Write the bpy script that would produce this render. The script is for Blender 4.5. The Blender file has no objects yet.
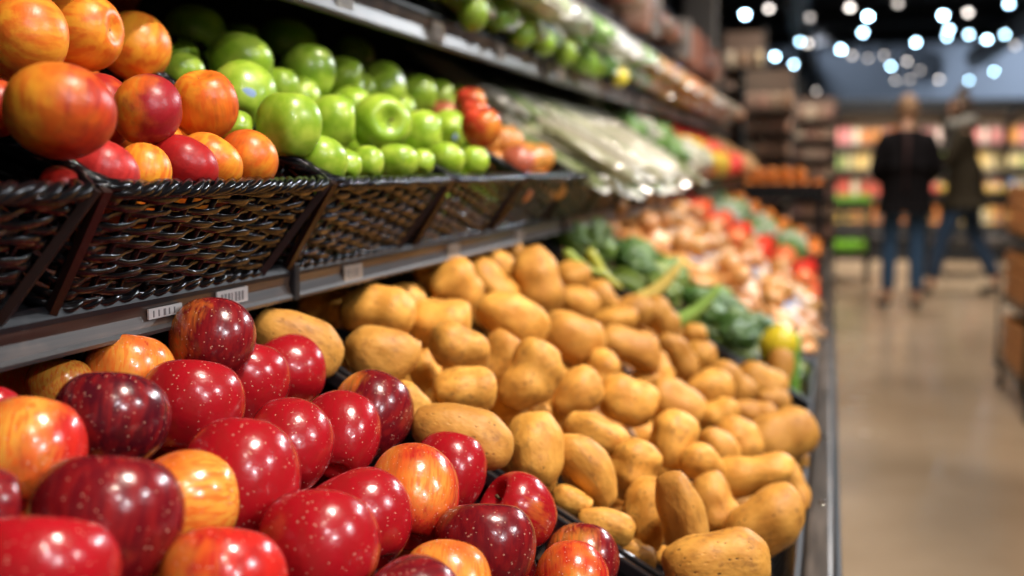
import bpy, bmesh, math, random
import numpy as np
from mathutils import Vector, Matrix, Quaternion, noise
rnd = random.Random(7)
PI = math.pi
COL = bpy.context.scene.collection
V = Vector

# ------------------------------------------------------------------ camera
FPX = 1200.0
pit = math.atan(121 / FPX)
yaw = math.atan(318 / FPX * math.cos(pit))
FW = V((-math.sin(yaw) * math.cos(pit), math.cos(yaw) * math.cos(pit), -math.sin(pit)))
RT = V((math.cos(yaw), math.sin(yaw), 0))
UP = RT.cross(FW)
CAM = V((0, 0, 1.18))
cd = bpy.data.cameras.new('camera')
cam = bpy.data.objects.new('camera', cd)
COL.objects.link(cam)
cam.matrix_world = Matrix(((RT.x, UP.x, -FW.x, CAM.x), (RT.y, UP.y, -FW.y, CAM.y), (RT.z, UP.z, -FW.z, CAM.z), (0, 0, 0, 1)))
cd.sensor_width = 36
cd.lens = FPX / 1024 * 36
cd.clip_start = 0.05
cd.clip_end = 200
cd.dof.use_dof = True
cd.dof.focus_distance = 0.90
cd.dof.aperture_fstop = 3.7
bpy.context.scene.camera = cam


def ray(x, y):
    return FW + RT * ((x - 512) / FPX) + UP * ((288 - y) / FPX)


def at_y(x, y, Y):
    """point of the world on the sight line of (x, y) at distance Y down the aisle"""
    r = ray(x, y)
    return CAM + r * (Y / r.y)


# ------------------------------------------------------------------ node materials
def mat(name, color=(0.5, 0.5, 0.5), rough=0.5, metal=0.0, emit=None, es=1.0, coat=0.0, trans=0.0, alpha=1.0, spec=0.5):
    m = bpy.data.materials.new(name)
    m.use_nodes = True
    b = m.node_tree.nodes['Principled BSDF']
    b.inputs['Base Color'].default_value = (*color, 1)
    b.inputs['Roughness'].default_value = rough
    b.inputs['Metallic'].default_value = metal
    b.inputs['Coat Weight'].default_value = coat
    b.inputs['Coat Roughness'].default_value = 0.1
    b.inputs['Transmission Weight'].default_value = trans
    b.inputs['Alpha'].default_value = alpha
    b.inputs['Specular IOR Level'].default_value = spec
    if emit:
        b.inputs['Emission Color'].default_value = (*emit, 1)
        b.inputs['Emission Strength'].default_value = es
    return m


class G:
    """tiny node-graph helper"""

    def __init__(s, m):
        s.t = m.node_tree
        s.n = s.t.nodes
        s.b = s.n['Principled BSDF']

    def add(s, typ, **kw):
        n = s.n.new(typ)
        for k, v in kw.items():
            setattr(n, k, v)
        return n

    def link(s, a, b):
        s.t.links.new(a, b)

    def setin(s, n, i, v):
        if hasattr(v, 'is_linked') or isinstance(v, bpy.types.NodeSocket):
            s.link(v, n.inputs[i])
        else:
            n.inputs[i].default_value = v

    def math(s, op, a, b=0.0, c=None, clamp=False):
        n = s.add('ShaderNodeMath', operation=op, use_clamp=clamp)
        s.setin(n, 0, a)
        s.setin(n, 1, b)
        if c is not None:
            s.setin(n, 2, c)
        return n.outputs[0]

    def vmath(s, op, a, b):
        n = s.add('ShaderNodeVectorMath', operation=op)
        s.setin(n, 0, a)
        s.setin(n, 1, b)
        return n.outputs[0]

    def mix(s, f, a, b):
        n = s.add('ShaderNodeMix', data_type='RGBA')
        s.setin(n, 0, f)
        s.setin(n, 6, a if not isinstance(a, tuple) else (*a, 1) if len(a) == 3 else a)
        s.setin(n, 7, b if not isinstance(b, tuple) else (*b, 1) if len(b) == 3 else b)
        return n.outputs[2]

    def noise(s, vec, scale, detail=3, rough=0.5):
        n = s.add('ShaderNodeTexNoise')
        s.link(vec, n.inputs['Vector'])
        n.inputs['Scale'].default_value = scale
        n.inputs['Detail'].default_value = detail
        n.inputs['Roughness'].default_value = rough
        return n.outputs[0]

    def voro(s, vec, scale):
        n = s.add('ShaderNodeTexVoronoi')
        s.link(vec, n.inputs['Vector'])
        n.inputs['Scale'].default_value = scale
        return n.outputs['Distance']

    def step(s, v, lo, hi):
        n = s.add('ShaderNodeMapRange', interpolation_type='SMOOTHSTEP')
        s.setin(n, 0, v)
        n.inputs[1].default_value = lo
        n.inputs[2].default_value = hi
        return n.outputs[0]

    def objvec(s, randomize=True):
        tc = s.add('ShaderNodeTexCoord').outputs['Object']
        s.raw = tc
        if not randomize:
            return tc
        oi = s.add('ShaderNodeObjectInfo')
        s.oi = oi
        r = s.math('MULTIPLY', oi.outputs['Random'], 57.0)
        return s.vmath('ADD', tc, r)

    def bump(s, h, strength=0.3, dist=0.01):
        n = s.add('ShaderNodeBump')
        n.inputs['Strength'].default_value = strength
        n.inputs['Distance'].default_value = dist
        s.link(h, n.inputs['Height'])
        s.link(n.outputs[0], s.b.inputs['Normal'])


def apple_mat(name, yellow, speck, rough, soft=False):
    m = mat(name, rough=rough, coat=0.0 if soft else 0.22, spec=0.42)
    g = G(m)
    v = g.objvec()
    # streaks that run from stem to calyx
    st = g.add('ShaderNodeMapping')
    g.link(v, st.inputs['Vector'])
    st.inputs['Scale'].default_value = (5.5, 5.5, 0.8)
    streak = g.noise(st.outputs[0], 2.2 if not soft else 0.7, 4)
    big = g.noise(v, 0.85, 2)
    sepx = g.add('ShaderNodeSeparateXYZ')
    g.link(g.raw, sepx.inputs[0])
    fac = g.math('ADD', g.math('MULTIPLY', streak, 0.42), g.math('MULTIPLY', big, 0.75))
    fac = g.math('ADD', fac, g.math('MULTIPLY', sepx.outputs[0], 0.24))
    # how much of the skin is yellow ground colour comes with the fruit (object colour, alpha)
    sp = g.math('SUBTRACT', fac, g.math('SUBTRACT', 1.02, g.math('MULTIPLY', g.oi.outputs['Alpha'], 0.60)))
    gr = g.step(sp, -0.15, 0.20)
    red = g.oi.outputs['Color']
    dark = g.mix(g.step(g.noise(st.outputs[0], 1.2, 3), 0.35, 0.7), red, g.mix(0.6, red, (0.30, 0.012, 0.012)))
    c = g.mix(gr, dark, g.mix(g.step(streak, 0.38, 0.64), yellow, g.mix(0.65, yellow, (0.72, 0.06, 0.008))))
    if speck:
        d = g.voro(v, 10.5)
        n2 = g.noise(v, 6, 1)
        s1 = g.math('LESS_THAN', d, g.math('MULTIPLY', g.step(n2, 0.32, 0.65), 0.20))
        c = g.mix(g.math('MULTIPLY', s1, 0.55), c, (0.72, 0.42, 0.30))
    g.link(c, g.b.inputs['Base Color'])
    g.bump(g.noise(v, 5, 2), 0.035, 0.02)
    return m


M = {}
M['apple'] = apple_mat('apple_skin', (0.80, 0.36, 0.05), True, 0.24)
M['nectarine'] = apple_mat('nectarine_skin', (0.86, 0.33, 0.025), False, 0.36, True)


def green_mat():
    m = mat('green_apple_skin', rough=0.32, coat=0.15)
    g = G(m)
    v = g.objvec()
    c = g.mix(g.step(g.noise(v, 1.5, 3), 0.35, 0.7), (0.24, 0.40, 0.02), (0.44, 0.58, 0.06))
    c = g.mix(g.math('MULTIPLY', g.math('LESS_THAN', g.voro(v, 8), 0.07), 0.6), c, (0.6, 0.75, 0.3))
    g.link(c, g.b.inputs['Base Color'])
    return m


M['green_apple'] = green_mat()


def potato_mat():
    m = mat('potato_skin', rough=0.5, spec=0.3)
    g = G(m)
    v = g.objvec()
    c = g.mix(g.step(g.noise(v, 1.4, 4, 0.6), 0.3, 0.7), (0.56, 0.235, 0.035), (0.80, 0.40, 0.075))
    c = g.mix(g.math('MULTIPLY', g.step(g.noise(v, 2.6, 5, 0.65), 0.52, 0.70), 0.65), c, (0.27, 0.11, 0.03))
    mp = g.add('ShaderNodeMapping')
    g.link(v, mp.inputs['Vector'])
    mp.inputs['Scale'].default_value = (1, 1.6, 1.3)
    d = g.voro(mp.outputs[0], 3.6)
    n2 = g.noise(v, 2.2, 1)
    eye = g.math('LESS_THAN', d, g.math('MULTIPLY', g.step(n2, 0.34, 0.62), 0.17))
    c = g.mix(g.math('MULTIPLY', eye, 0.8), c, (0.10, 0.045, 0.015))
    rv = g.math('FRACT', g.math('MULTIPLY', g.oi.outputs['Random'], 7.3))
    c = g.mix(g.math('MULTIPLY', g.math('POWER', rv, 1.6), 0.55), c, (0.36, 0.155, 0.035))
    g.link(c, g.b.inputs['Base Color'])
    h = g.math('SUBTRACT', g.math('MULTIPLY', g.noise(v, 5, 2), 0.35), g.math('MULTIPLY', g.step(d, 0.22, 0.0), 1.0))
    g.bump(h, 0.22, 0.012)
    return m


M['potato'] = potato_mat()


def tint_mat(name, rough=0.45, var=0.35, scale=2.0, dark=(0.05, 0.05, 0.02), coat=0.0, trans=0.0):
    """skin whose own colour is the object's colour, mottled a little"""
    m = mat(name, rough=rough, coat=coat, trans=trans)
    g = G(m)
    v = g.objvec()
    c = g.mix(g.math('MULTIPLY', g.step(g.noise(v, scale, 3), 0.4, 0.75), var), g.oi.outputs['Color'], dark)
    g.link(c, g.b.inputs['Base Color'])
    return m


M['veg'] = tint_mat('vegetable_skin', 0.32, 0.3)
M['leaf'] = tint_mat('leaf_surface', 0.45, 0.5, 3.0, (0.04, 0.07, 0.01))
M['film'] = tint_mat('plastic_film_bag', 0.2, 0.45, 3.5, (0.45, 0.42, 0.36), coat=0.4)
M['net'] = tint_mat('net_bag', 0.35, 0.4, 5.0, (0.50, 0.33, 0.18), coat=0.2)
M['card'] = tint_mat('printed_card', 0.5, 0.3, 1.0, (0.6, 0.5, 0.4))
M['stem'] = mat('woody_stem', (0.10, 0.055, 0.02), 0.8)
M['sticker'] = mat('blue_white_sticker', (0.35, 0.5, 0.8), 0.35)
M['plastic'] = mat('black_plastic', (0.012, 0.012, 0.014), 0.28)
M['lbl'] = mat('white_label', (0.50, 0.48, 0.46), 0.4)
M['tag'] = mat('faded_price_label', (0.34, 0.28, 0.23), 0.4)
M['ink'] = mat('label_ink', (0.16, 0.15, 0.15), 0.5)
M['blue_ink'] = mat('label_blue', (0.06, 0.2, 0.6), 0.4)
M['red_ink'] = mat('label_red', (0.6, 0.05, 0.04), 0.4)
M['screw'] = mat('chrome_screw', (0.9, 0.88, 0.85), 0.12, 1.0)
M['edge'] = mat('bright_metal_edge', (0.12, 0.115, 0.115), 0.35, 0.6)
M['black_steel'] = mat('black_steel', (0.014, 0.015, 0.017), 0.5, 0.0, spec=0.25)


def wicker():
    m = mat('black_wicker', rough=0.16, spec=0.22)
    g = G(m)
    v = g.objvec(False)
    c = g.mix(g.step(g.noise(v, 35, 3), 0.45, 0.75), (0.004, 0.004, 0.005), (0.010, 0.007, 0.006))
    g.link(c, g.b.inputs['Base Color'])
    g.bump(g.noise(v, 260, 3), 0.25, 0.001)
    return m


M['wicker'] = wicker()
M['post'] = mat('brown_black_post', (0.022, 0.010, 0.008), 0.3)


def rail_mat():
    m = mat('price_rail_plastic', rough=0.35, spec=0.3, coat=0.12)
    g = G(m)
    v = g.objvec(False)
    mp = g.add('ShaderNodeMapping')
    g.link(v, mp.inputs['Vector'])
    mp.inputs['Scale'].default_value = (40, 1.2, 40)
    c = g.mix(g.step(g.noise(mp.outputs[0], 3, 4), 0.35, 0.7), (0.030, 0.018, 0.014), (0.10, 0.068, 0.052))
    g.link(c, g.b.inputs['Base Color'])
    return m


M['rail'] = rail_mat()
M['lip'] = mat('black_shelf_lip', (0.012, 0.012, 0.014), 0.5, spec=0.2)


def bumper_mat():
    m = mat('scuffed_bumper', rough=0.4, metal=0.35)
    g = G(m)
    v = g.objvec(False)
    mp = g.add('ShaderNodeMapping')
    g.link(v, mp.inputs['Vector'])
    mp.inputs['Scale'].default_value = (30, 3, 30)
    c = g.mix(g.step(g.noise(mp.outputs[0], 2, 5), 0.3, 0.75), (0.05, 0.040, 0.033), (0.15, 0.12, 0.10))
    g.link(c, g.b.inputs['Base Color'])
    return m


M['bumper'] = bumper_mat()


def floor_mat():
    m = mat('polished_concrete', rough=0.22, spec=0.5)
    g = G(m)
    v = g.objvec(False)
    c = g.mix(g.step(g.noise(v, 0.9, 6, 0.6), 0.3, 0.75), (0.37, 0.265, 0.17), (0.52, 0.39, 0.27))
    g.link(c, g.b.inputs['Base Color'])
    g.link(g.math('ADD', g.math('MULTIPLY', g.noise(v, 2.5, 4), 0.2), 0.14), g.b.inputs['Roughness'])
    return m


M['floor'] = floor_mat()
M['wall'] = mat('blue_grey_paint', (0.26, 0.30, 0.36), 0.7)
M['ceil'] = mat('black_ceiling_paint', (0.02, 0.018, 0.018), 0.8)
M['duct'] = mat('duct_metal', (0.10, 0.085, 0.07), 0.5, 0.4)
M['column'] = mat('grey_column_paint', (0.20, 0.19, 0.18), 0.6)


def wood_mat():
    m = mat('crate_wood', rough=0.6)
    g = G(m)
    v = g.objvec(False)
    mp = g.add('ShaderNodeMapping')
    g.link(v, mp.inputs['Vector'])
    mp.inputs['Scale'].default_value = (3, 30, 30)
    c = g.mix(g.noise(mp.outputs[0], 2, 4), (0.45, 0.17, 0.05), (0.75, 0.36, 0.13))
    g.link(c, g.b.inputs['Base Color'])
    return m


M['wood'] = wood_mat()


# ------------------------------------------------------------------ mesh helpers
def tag(o, label=None, cat=None, group=None, kind=None):
    if label:
        o['label'] = label
    if cat:
        o['category'] = cat
    if group:
        o['group'] = group
    if kind:
        o['kind'] = kind
    return o


def empty(name, loc=(0, 0, 0), rot=None):
    o = bpy.data.objects.new(name, None)
    o.empty_display_size = 0.05
    COL.objects.link(o)
    o.location = loc
    if rot is not None:
        o.rotation_euler = rot
    return o


def obj(name, me, m=None, parent=None, smooth=False):
    if isinstance(me, bmesh.types.BMesh):
        b = me
        me = bpy.data.meshes.new(name)
        b.to_mesh(me)
        b.free()
        if smooth:
            me.shade_smooth()
    if m is not None and not me.materials:
        me.materials.append(m)
    o = bpy.data.objects.new(name, me)
    COL.objects.link(o)
    o.parent = parent
    return o


def mesh(name, vs, fs, m=None, smooth=True):
    me = bpy.data.meshes.new(name)
    me.from_pydata([tuple(v) for v in vs], [], fs)
    me.update()
    if smooth:
        me.shade_smooth()
    if m:
        me.materials.append(m)
    return me


def box(b, x0, x1, y0, y1, z0, z1, bev=0.0, mx=None):
    r = bmesh.ops.create_cube(b, size=1)
    vs = r['verts']
    for v in vs:
        v.co = V(((x0 + x1) / 2 + v.co.x * (x1 - x0), (y0 + y1) / 2 + v.co.y * (y1 - y0), (z0 + z1) / 2 + v.co.z * (z1 - z0)))
    if bev > 0:
        es = list({e for v in vs for e in v.link_edges})
        q = bmesh.ops.bevel(b, geom=es, offset=bev, segments=2, affect='EDGES', profile=0.6)
        vs = list({v for f in q['faces'] for v in f.verts} | {v for v in vs if v.is_valid})
    if mx is not None:
        for v in vs:
            v.co = mx @ v.co
    return vs


def tube_arrays(pts, rads, n=8, closed=False, flat=None):
    """tube through pts; rads = scalar or list of (a, b); returns verts, faces"""
    vs, fs = [], []
    N = len(pts)
    prev = V((0, 0, 1))
    for i, p in enumerate(pts):
        a = pts[(i - 1) % N] if (closed or i > 0) else pts[i]
        c = pts[(i + 1) % N] if (closed or i < N - 1) else pts[i]
        t = (c - a).normalized()
        s = t.cross(prev)
        if s.length < 1e-4:
            s = t.cross(V((1, 0, 0)))
        s.normalize()
        u = s.cross(t)
        r = rads[i] if isinstance(rads, list) else rads
        ra, rb = r if isinstance(r, tuple) else (r, r)
        for k in range(n):
            w = 2 * PI * k / n
            vs.append(p + s * (ra * math.cos(w)) + u * (rb * math.sin(w)))
    segs = N if closed else N - 1
    for i in range(segs):
        j = (i + 1) % N
        for k in range(n):
            l = (k + 1) % n
            fs.append((i * n + k, i * n + l, j * n + l, j * n + k))
    if not closed:
        fs.append(tuple(range(n))[::-1])
        fs.append(tuple((N - 1) * n + k for k in range(n)))
    return vs, fs


class Acc:
    def __init__(s):
        s.v, s.f = [], []

    def add(s, vs, fs):
        o = len(s.v)
        s.v += vs
        s.f += [tuple(i + o for i in f) for f in fs]

    def tube(s, pts, r, n=8, closed=False):
        s.add(*tube_arrays([V(p) for p in pts], r, n, closed))

    def mesh(s, name, m=None, smooth=True):
        return mesh(name, s.v, s.f, m, smooth)


def revolve(name, prof, n=36, m=None, lob=None):
    """closed surface of revolution round z from [(r, z)...] poles included"""
    vs = [V((0, 0, prof[0][1]))]
    for (r, z) in prof[1:-1]:
        for k in range(n):
            w = 2 * PI * k / n
            q = 1 + (lob(w, z) if lob else 0)
            vs.append(V((r * q * math.cos(w), r * q * math.sin(w), z)))
    vs.append(V((0, 0, prof[-1][1])))
    fs = []
    L = len(prof) - 2
    for k in range(n):
        fs.append((0, 1 + k, 1 + (k + 1) % n))
        fs.append((len(vs) - 1, 1 + (L - 1) * n + (k + 1) % n, 1 + (L - 1) * n + k))
    for i in range(L - 1):
        for k in range(n):
            a, c = 1 + i * n, 1 + (i + 1) * n
            fs.append((a + k, c + k, c + (k + 1) % n, a + (k + 1) % n))
    return mesh(name, vs, fs, m)


def fruit_profile(top, bot, wt, wb, taper=0.06, n=30):
    out = []
    for i in range(n + 1):
        a = PI * i / n
        r = math.sin(a) ** 0.92 * (1 + taper * math.cos(a))
        z = 0.93 * math.cos(a) - top * math.exp(-(a / wt) ** 2) + bot * math.exp(-((PI - a) / wb) ** 2)
        out.append((r, z))
    m = max(r for r, _ in out)
    zs = [z for _, z in out]
    h = (max(zs) - min(zs)) / 2
    c = (max(zs) + min(zs)) / 2
    return [(r / m, (z - c) / h) for r, z in out]


apple_meshes = []
for k in range(4):
    ph = k * 1.3
    apple_meshes.append(revolve('apple_body_%s' % 'abcd'[k], fruit_profile(0.42, 0.22, 0.36, 0.30, 0.05 + 0.03 * k), 40, M['apple'],
                                lambda w, z, ph=ph, k=k: 0.018 * math.cos(5 * w + ph) * (0.3 - z) + 0.022 * math.cos(2 * w + ph) + 0.014 * math.cos(3 * w + k)))
nect_meshes = []
for k in range(3):
    nect_meshes.append(revolve('nectarine_body_%s' % 'abc'[k], fruit_profile(0.20, 0.05, 0.30, 0.2, 0.01), 40, M['nectarine'],
                               lambda w, z, k=k: -0.045 * math.exp(-((w - PI) / 0.22) ** 2) + 0.02 * math.cos(2 * w + k)))
green_meshes = []
for k in range(4):
    green_meshes.append(revolve('green_apple_body_%s' % 'abcd'[k], fruit_profile(0.34, 0.2, 0.36, 0.30, 0.07), 36, M['green_apple'],
                                lambda w, z, k=k: (0.03 + 0.008 * k) * math.cos((4 + k % 2) * w + k) * (0.6 - 0.4 * z) + 0.02 * math.cos(2 * w + k)))


def stem_mesh(h=0.5, z=0.42, r=0.04):
    a = Acc()
    a.tube([(0, 0, z), (0.02, 0.01, z + h * 0.4), (0.07, 0.03, z + h * 0.8), (0.11, 0.05, z + h)], [r * 0.8, r * 0.75, r * 0.8, r * 1.35], 7)
    return a.mesh('fruit_stem', M['stem'])


STEM = stem_mesh(0.62, 0.38)
NSTEM = stem_mesh(0.16, 0.72, 0.05)


def calyx_mesh():
    a = Acc()
    for k in range(5):
        w = 2 * PI * k / 5
        a.tube([(0.03 * math.cos(w), 0.03 * math.sin(w), -0.66), (0.09 * math.cos(w), 0.09 * math.sin(w), -0.74), (0.14 * math.cos(w + .2), 0.14 * math.sin(w + .2), -0.82)], [(0.03, 0.012), (0.025, 0.01), (0.005, 0.004)], 6)
    return a.mesh('fruit_calyx', M['stem'])


CALYX = calyx_mesh()


def sticker_patch():
    vs, fs = [], []
    n = 6
    for i in range(n + 1):
        for j in range(n + 1):
            u, v = (i / n - .5) * 2, (j / n - .5) * 2
            k = max(abs(u), abs(v)) / max(1e-6, math.hypot(u, v))
            a, b = u * k * 0.16, v * k * 0.24
            vs.append(V((1.015 * math.cos(a) * math.cos(b), 1.015 * math.sin(a) * math.cos(b), 1.015 * math.sin(b))))
    for i in range(n):
        for j in range(n):
            a = i * (n + 1) + j
            fs.append((a, a + n + 1, a + n + 2, a + 1))
    return mesh('sticker_patch', vs, fs, M['sticker'])


STICK = sticker_patch()


def potato_mesh(i):
    r = random.Random(100 + i)
    b = bmesh.new()
    bmesh.ops.create_icosphere(b, subdivisions=4, radius=1)
    off = V((r.random() * 50, r.random() * 50, 0))
    pear = r.uniform(-0.16, 0.16)
    bend = r.uniform(-0.22, 0.22)
    waist = r.choice((0, 0, 0.10, 0.14))
    eyes = [V((r.uniform(-0.9, 0.9), r.uniform(-1, 1), r.uniform(-1, 1))).normalized() for _ in range(9)]
    for v in b.verts:
        n = v.co.normalized()
        d = 1 + 0.17 * noise.noise(n * 0.9 + off) + 0.035 * noise.noise(n * 2.0 + off)
        for e in eyes:
            q = (n - e).length
            d -= 0.03 * math.exp(-(q / 0.10) ** 2)
        p = n * d
        x = p.x
        w = (1.02 - .98 * min(1, x * x)) ** -0.13 + pear * x - waist * math.exp(-((x - 0.1) / 0.35) ** 2)
        p.y *= w
        p.z *= w
        p.y += bend * (x * x - 0.4)
        v.co = p
    # normalise to the unit box so that sizes are true
    for ax in range(3):
        lo = min(v.co[ax] for v in b.verts)
        hi = max(v.co[ax] for v in b.verts)
        for v in b.verts:
            v.co[ax] = (v.co[ax] - (lo + hi) / 2) / ((hi - lo) / 2)
    me = bpy.data.meshes.new('potato_body')
    b.to_mesh(me)
    b.free()
    me.shade_smooth()
    me.materials.append(M['potato'])
    return me


POT = [potato_mesh(i) for i in range(9)]


# ------------------------------------------------------------------ sloped planes of the display
S = 0.57
ALPHA = math.atan(S)
NV = V((math.sin(ALPHA), 0, math.cos(ALPHA)))
LOW = (0.73, 0.0)      # rim of the lower crates: height at x = 0
MID = (1.083, -0.50)   # middle shelf
UPP = (1.406, -0.58)   # upper shelf
TOP = (1.615, -0.63)   # third shelf


def on_plane(px, py, pl, off=0.0):
    r = ray(px, py)
    q = V((pl[1], 0, pl[0])) + NV * off
    t = (q - CAM).dot(NV) / r.dot(NV)
    return t


def height_over(p, pl):
    return (p - V((pl[1], 0, pl[0]))).dot(NV)


class Item:
    pass


def settle(rows, pl, base, floor_off, tmax, iters=160, kind='round', ylim=None, front=None):
    """rows of (px, py, w, h, ang, layer, ...): give each fruit a real place on the pile and push fruits apart"""
    items = []
    for row in rows:
        it = Item()
        it.row = row
        px, py, w, h, ang, lay = row[:6]
        it.r = ray(px, py)
        t = min(on_plane(px, py, pl, base + lay), tmax)
        it.t0 = t
        k = 1.07 if kind == 'long' else 1.0
        it.w, it.h, it.ang = w * k / FPX / 2, h * k / FPX / 2, math.radians(ang)
        it.P = CAM + it.r * t
        items.append(it)
    for it in items:
        it.tilt = rnd.uniform(-0.25, 0.35)
    def shape(it):
        t = (it.P - CAM).dot(FW)
        a, b = it.w * t, it.h * t
        ax = (RT * math.cos(it.ang) - UP * math.sin(it.ang))
        if kind == 'long':
            ax = (ax + FW * it.tilt).normalized()
            L, s_ = max(a, b), min(a, b)
            k = max(0, L - s_)
            return [(it.P + ax * q, s_) for q in (-k, 0, k)], ax, L, s_
        return [(it.P, (a + b) / 2 if a < b * 1.5 else b)], ax, a, b
    N = len(items)
    for n in range(iters):
        sh = [shape(it)[0] for it in items]
        mv = [V((0, 0, 0)) for _ in items]
        for i in range(N):
            for j in range(i + 1, N):
                if (items[i].P - items[j].P).length > 0.16:
                    continue
                best, bd = 0, None
                for (p, r1) in sh[i]:
                    for (q, r2) in sh[j]:
                        d = q - p
                        pen = (r1 + r2) * 0.96 - d.length
                        if pen > best:
                            best, bd = pen, d
                if bd is not None:
                    u = bd.normalized()
                    dep = u.dot(FW)
                    lat = u - FW * dep
                    s = 1 if (dep > 0.05 or (abs(dep) <= 0.05 and items[j].t0 > items[i].t0)) else -1
                    push = lat * 0.22 + FW * s * max(abs(dep), 0.25) * 0.75
                    push = push * best * 0.55
                    mv[i] -= push
                    mv[j] += push
        for i, it in enumerate(items):
            it.P += mv[i]
            t = (it.P - CAM).dot(FW)
            line = CAM + it.r * t
            it.P += (line - it.P) * (0.25 if n < iters - 50 else 0.5)
            it.P += it.r * ((it.t0 - t) * 0.02)
            rmin = min(it.w, it.h) * t
            hh = height_over(it.P, pl)
            if hh < floor_off + rmin:
                it.P += NV * (floor_off + rmin - hh) * 0.5
            if front is not None:
                d0 = it.P - V((pl[1], 0, pl[0]))
                lx = d0.dot(V((math.cos(ALPHA), 0, -math.sin(ALPHA))))
                lz = d0.dot(NV)
                lim = front - max(it.w, it.h) * t * (1.0 if lz < .125 else .75)
                if lx > lim:
                    it.P += it.r * min(.03, (lx - lim) * .8)
            if ylim:
                if it.P.y + rmin > ylim[1]:
                    it.P.y -= (it.P.y + rmin - ylim[1]) * 0.3
                if it.P.y - rmin < ylim[0]:
                    it.P.y += (ylim[0] - it.P.y + rmin) * 0.3
    out = []
    for it in items:
        sp, ax, a, b = shape(it)
        it.sp, it.ax, it.a, it.b = sp, ax, a, b
        out.append(it)
    return out


def frame(xa, hint):
    x = xa.normalized()
    z = (hint - x * hint.dot(x)).normalized()
    y = z.cross(x)
    return Matrix((x, y, z)).transposed()


def set_mat(o, P, R3, sc):
    o.rotation_mode = 'QUATERNION'
    o.location = P
    o.rotation_quaternion = R3.to_quaternion()
    o.scale = sc


def put_round(name, it, me, label, cat, group=None, color=(1, 1, 1, 0), stem=STEM, calyx=None, stick=None, tilt=0.3, spin=None):
    """stem axis stands across the fruit's long outline; tilt leans the stem away from (+) or to (-) the viewer"""
    P, a, b = it.P, it.a, it.b
    if min(a, b) < max(a, b) * .86:
        tilt = max(-.3, min(.3, tilt))
    if a >= b:
        z = UP * math.cos(it.ang) + RT * math.sin(it.ang)
        side, R, H = a, a, b
    else:
        z = RT * math.cos(it.ang) - UP * math.sin(it.ang)
        R, H = b, a
    z = (z * math.cos(tilt) + FW * math.sin(tilt)).normalized()
    H = max(H, R * 0.75)
    x = z.cross(FW)
    x = x.normalized() if x.length > 0.1 else RT.copy()
    y = z.cross(x)
    q = Matrix((x, y, z)).transposed()
    # the yellow cheek of the fruit turns where the photo has it
    sp = (rnd.uniform(-2.4, -.7) if color[3] < .3 else rnd.uniform(.8, 2.3)) if spin is None else spin
    q = q @ Matrix.Rotation(sp, 3, 'Z')
    o = obj(name, me)
    set_mat(o, P, q, (R, R, H))
    o.color = color
    tag(o, label, cat, group)
    if stem is not None:
        obj('stem', stem, None, o)
    if calyx is not None:
        obj('calyx', calyx, None, o)
    if stick is not None:
        s = obj('sticker', STICK, None, o)
        # turn the patch to the given outline direction
        d = (RT * stick[0] + UP * stick[1] - FW * math.sqrt(max(0.05, 1 - stick[0] ** 2 - stick[1] ** 2))).normalized()
        dl = q.inverted() @ d
        s.rotation_mode = 'QUATERNION'
        s.rotation_quaternion = V((1, 0, 0)).rotation_difference(dl)
        s['label'] = 'small pale blue and white fruit sticker'
    return o


def put_potato(it, label, cat='potato', group=None, var=None, name='potato'):
    L, s_ = max(it.a, it.b), min(it.a, it.b)
    ax = it.ax
    me = POT[(rnd.randrange(9) if var is None else var)]
    q = frame(ax, -FW)
    q = q @ Matrix.Rotation(rnd.uniform(0, 2 * PI), 3, 'X')
    o = obj(name, me)
    set_mat(o, it.P, q, (L, s_, s_))
    tag(o, label, cat, group)
    return o


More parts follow.
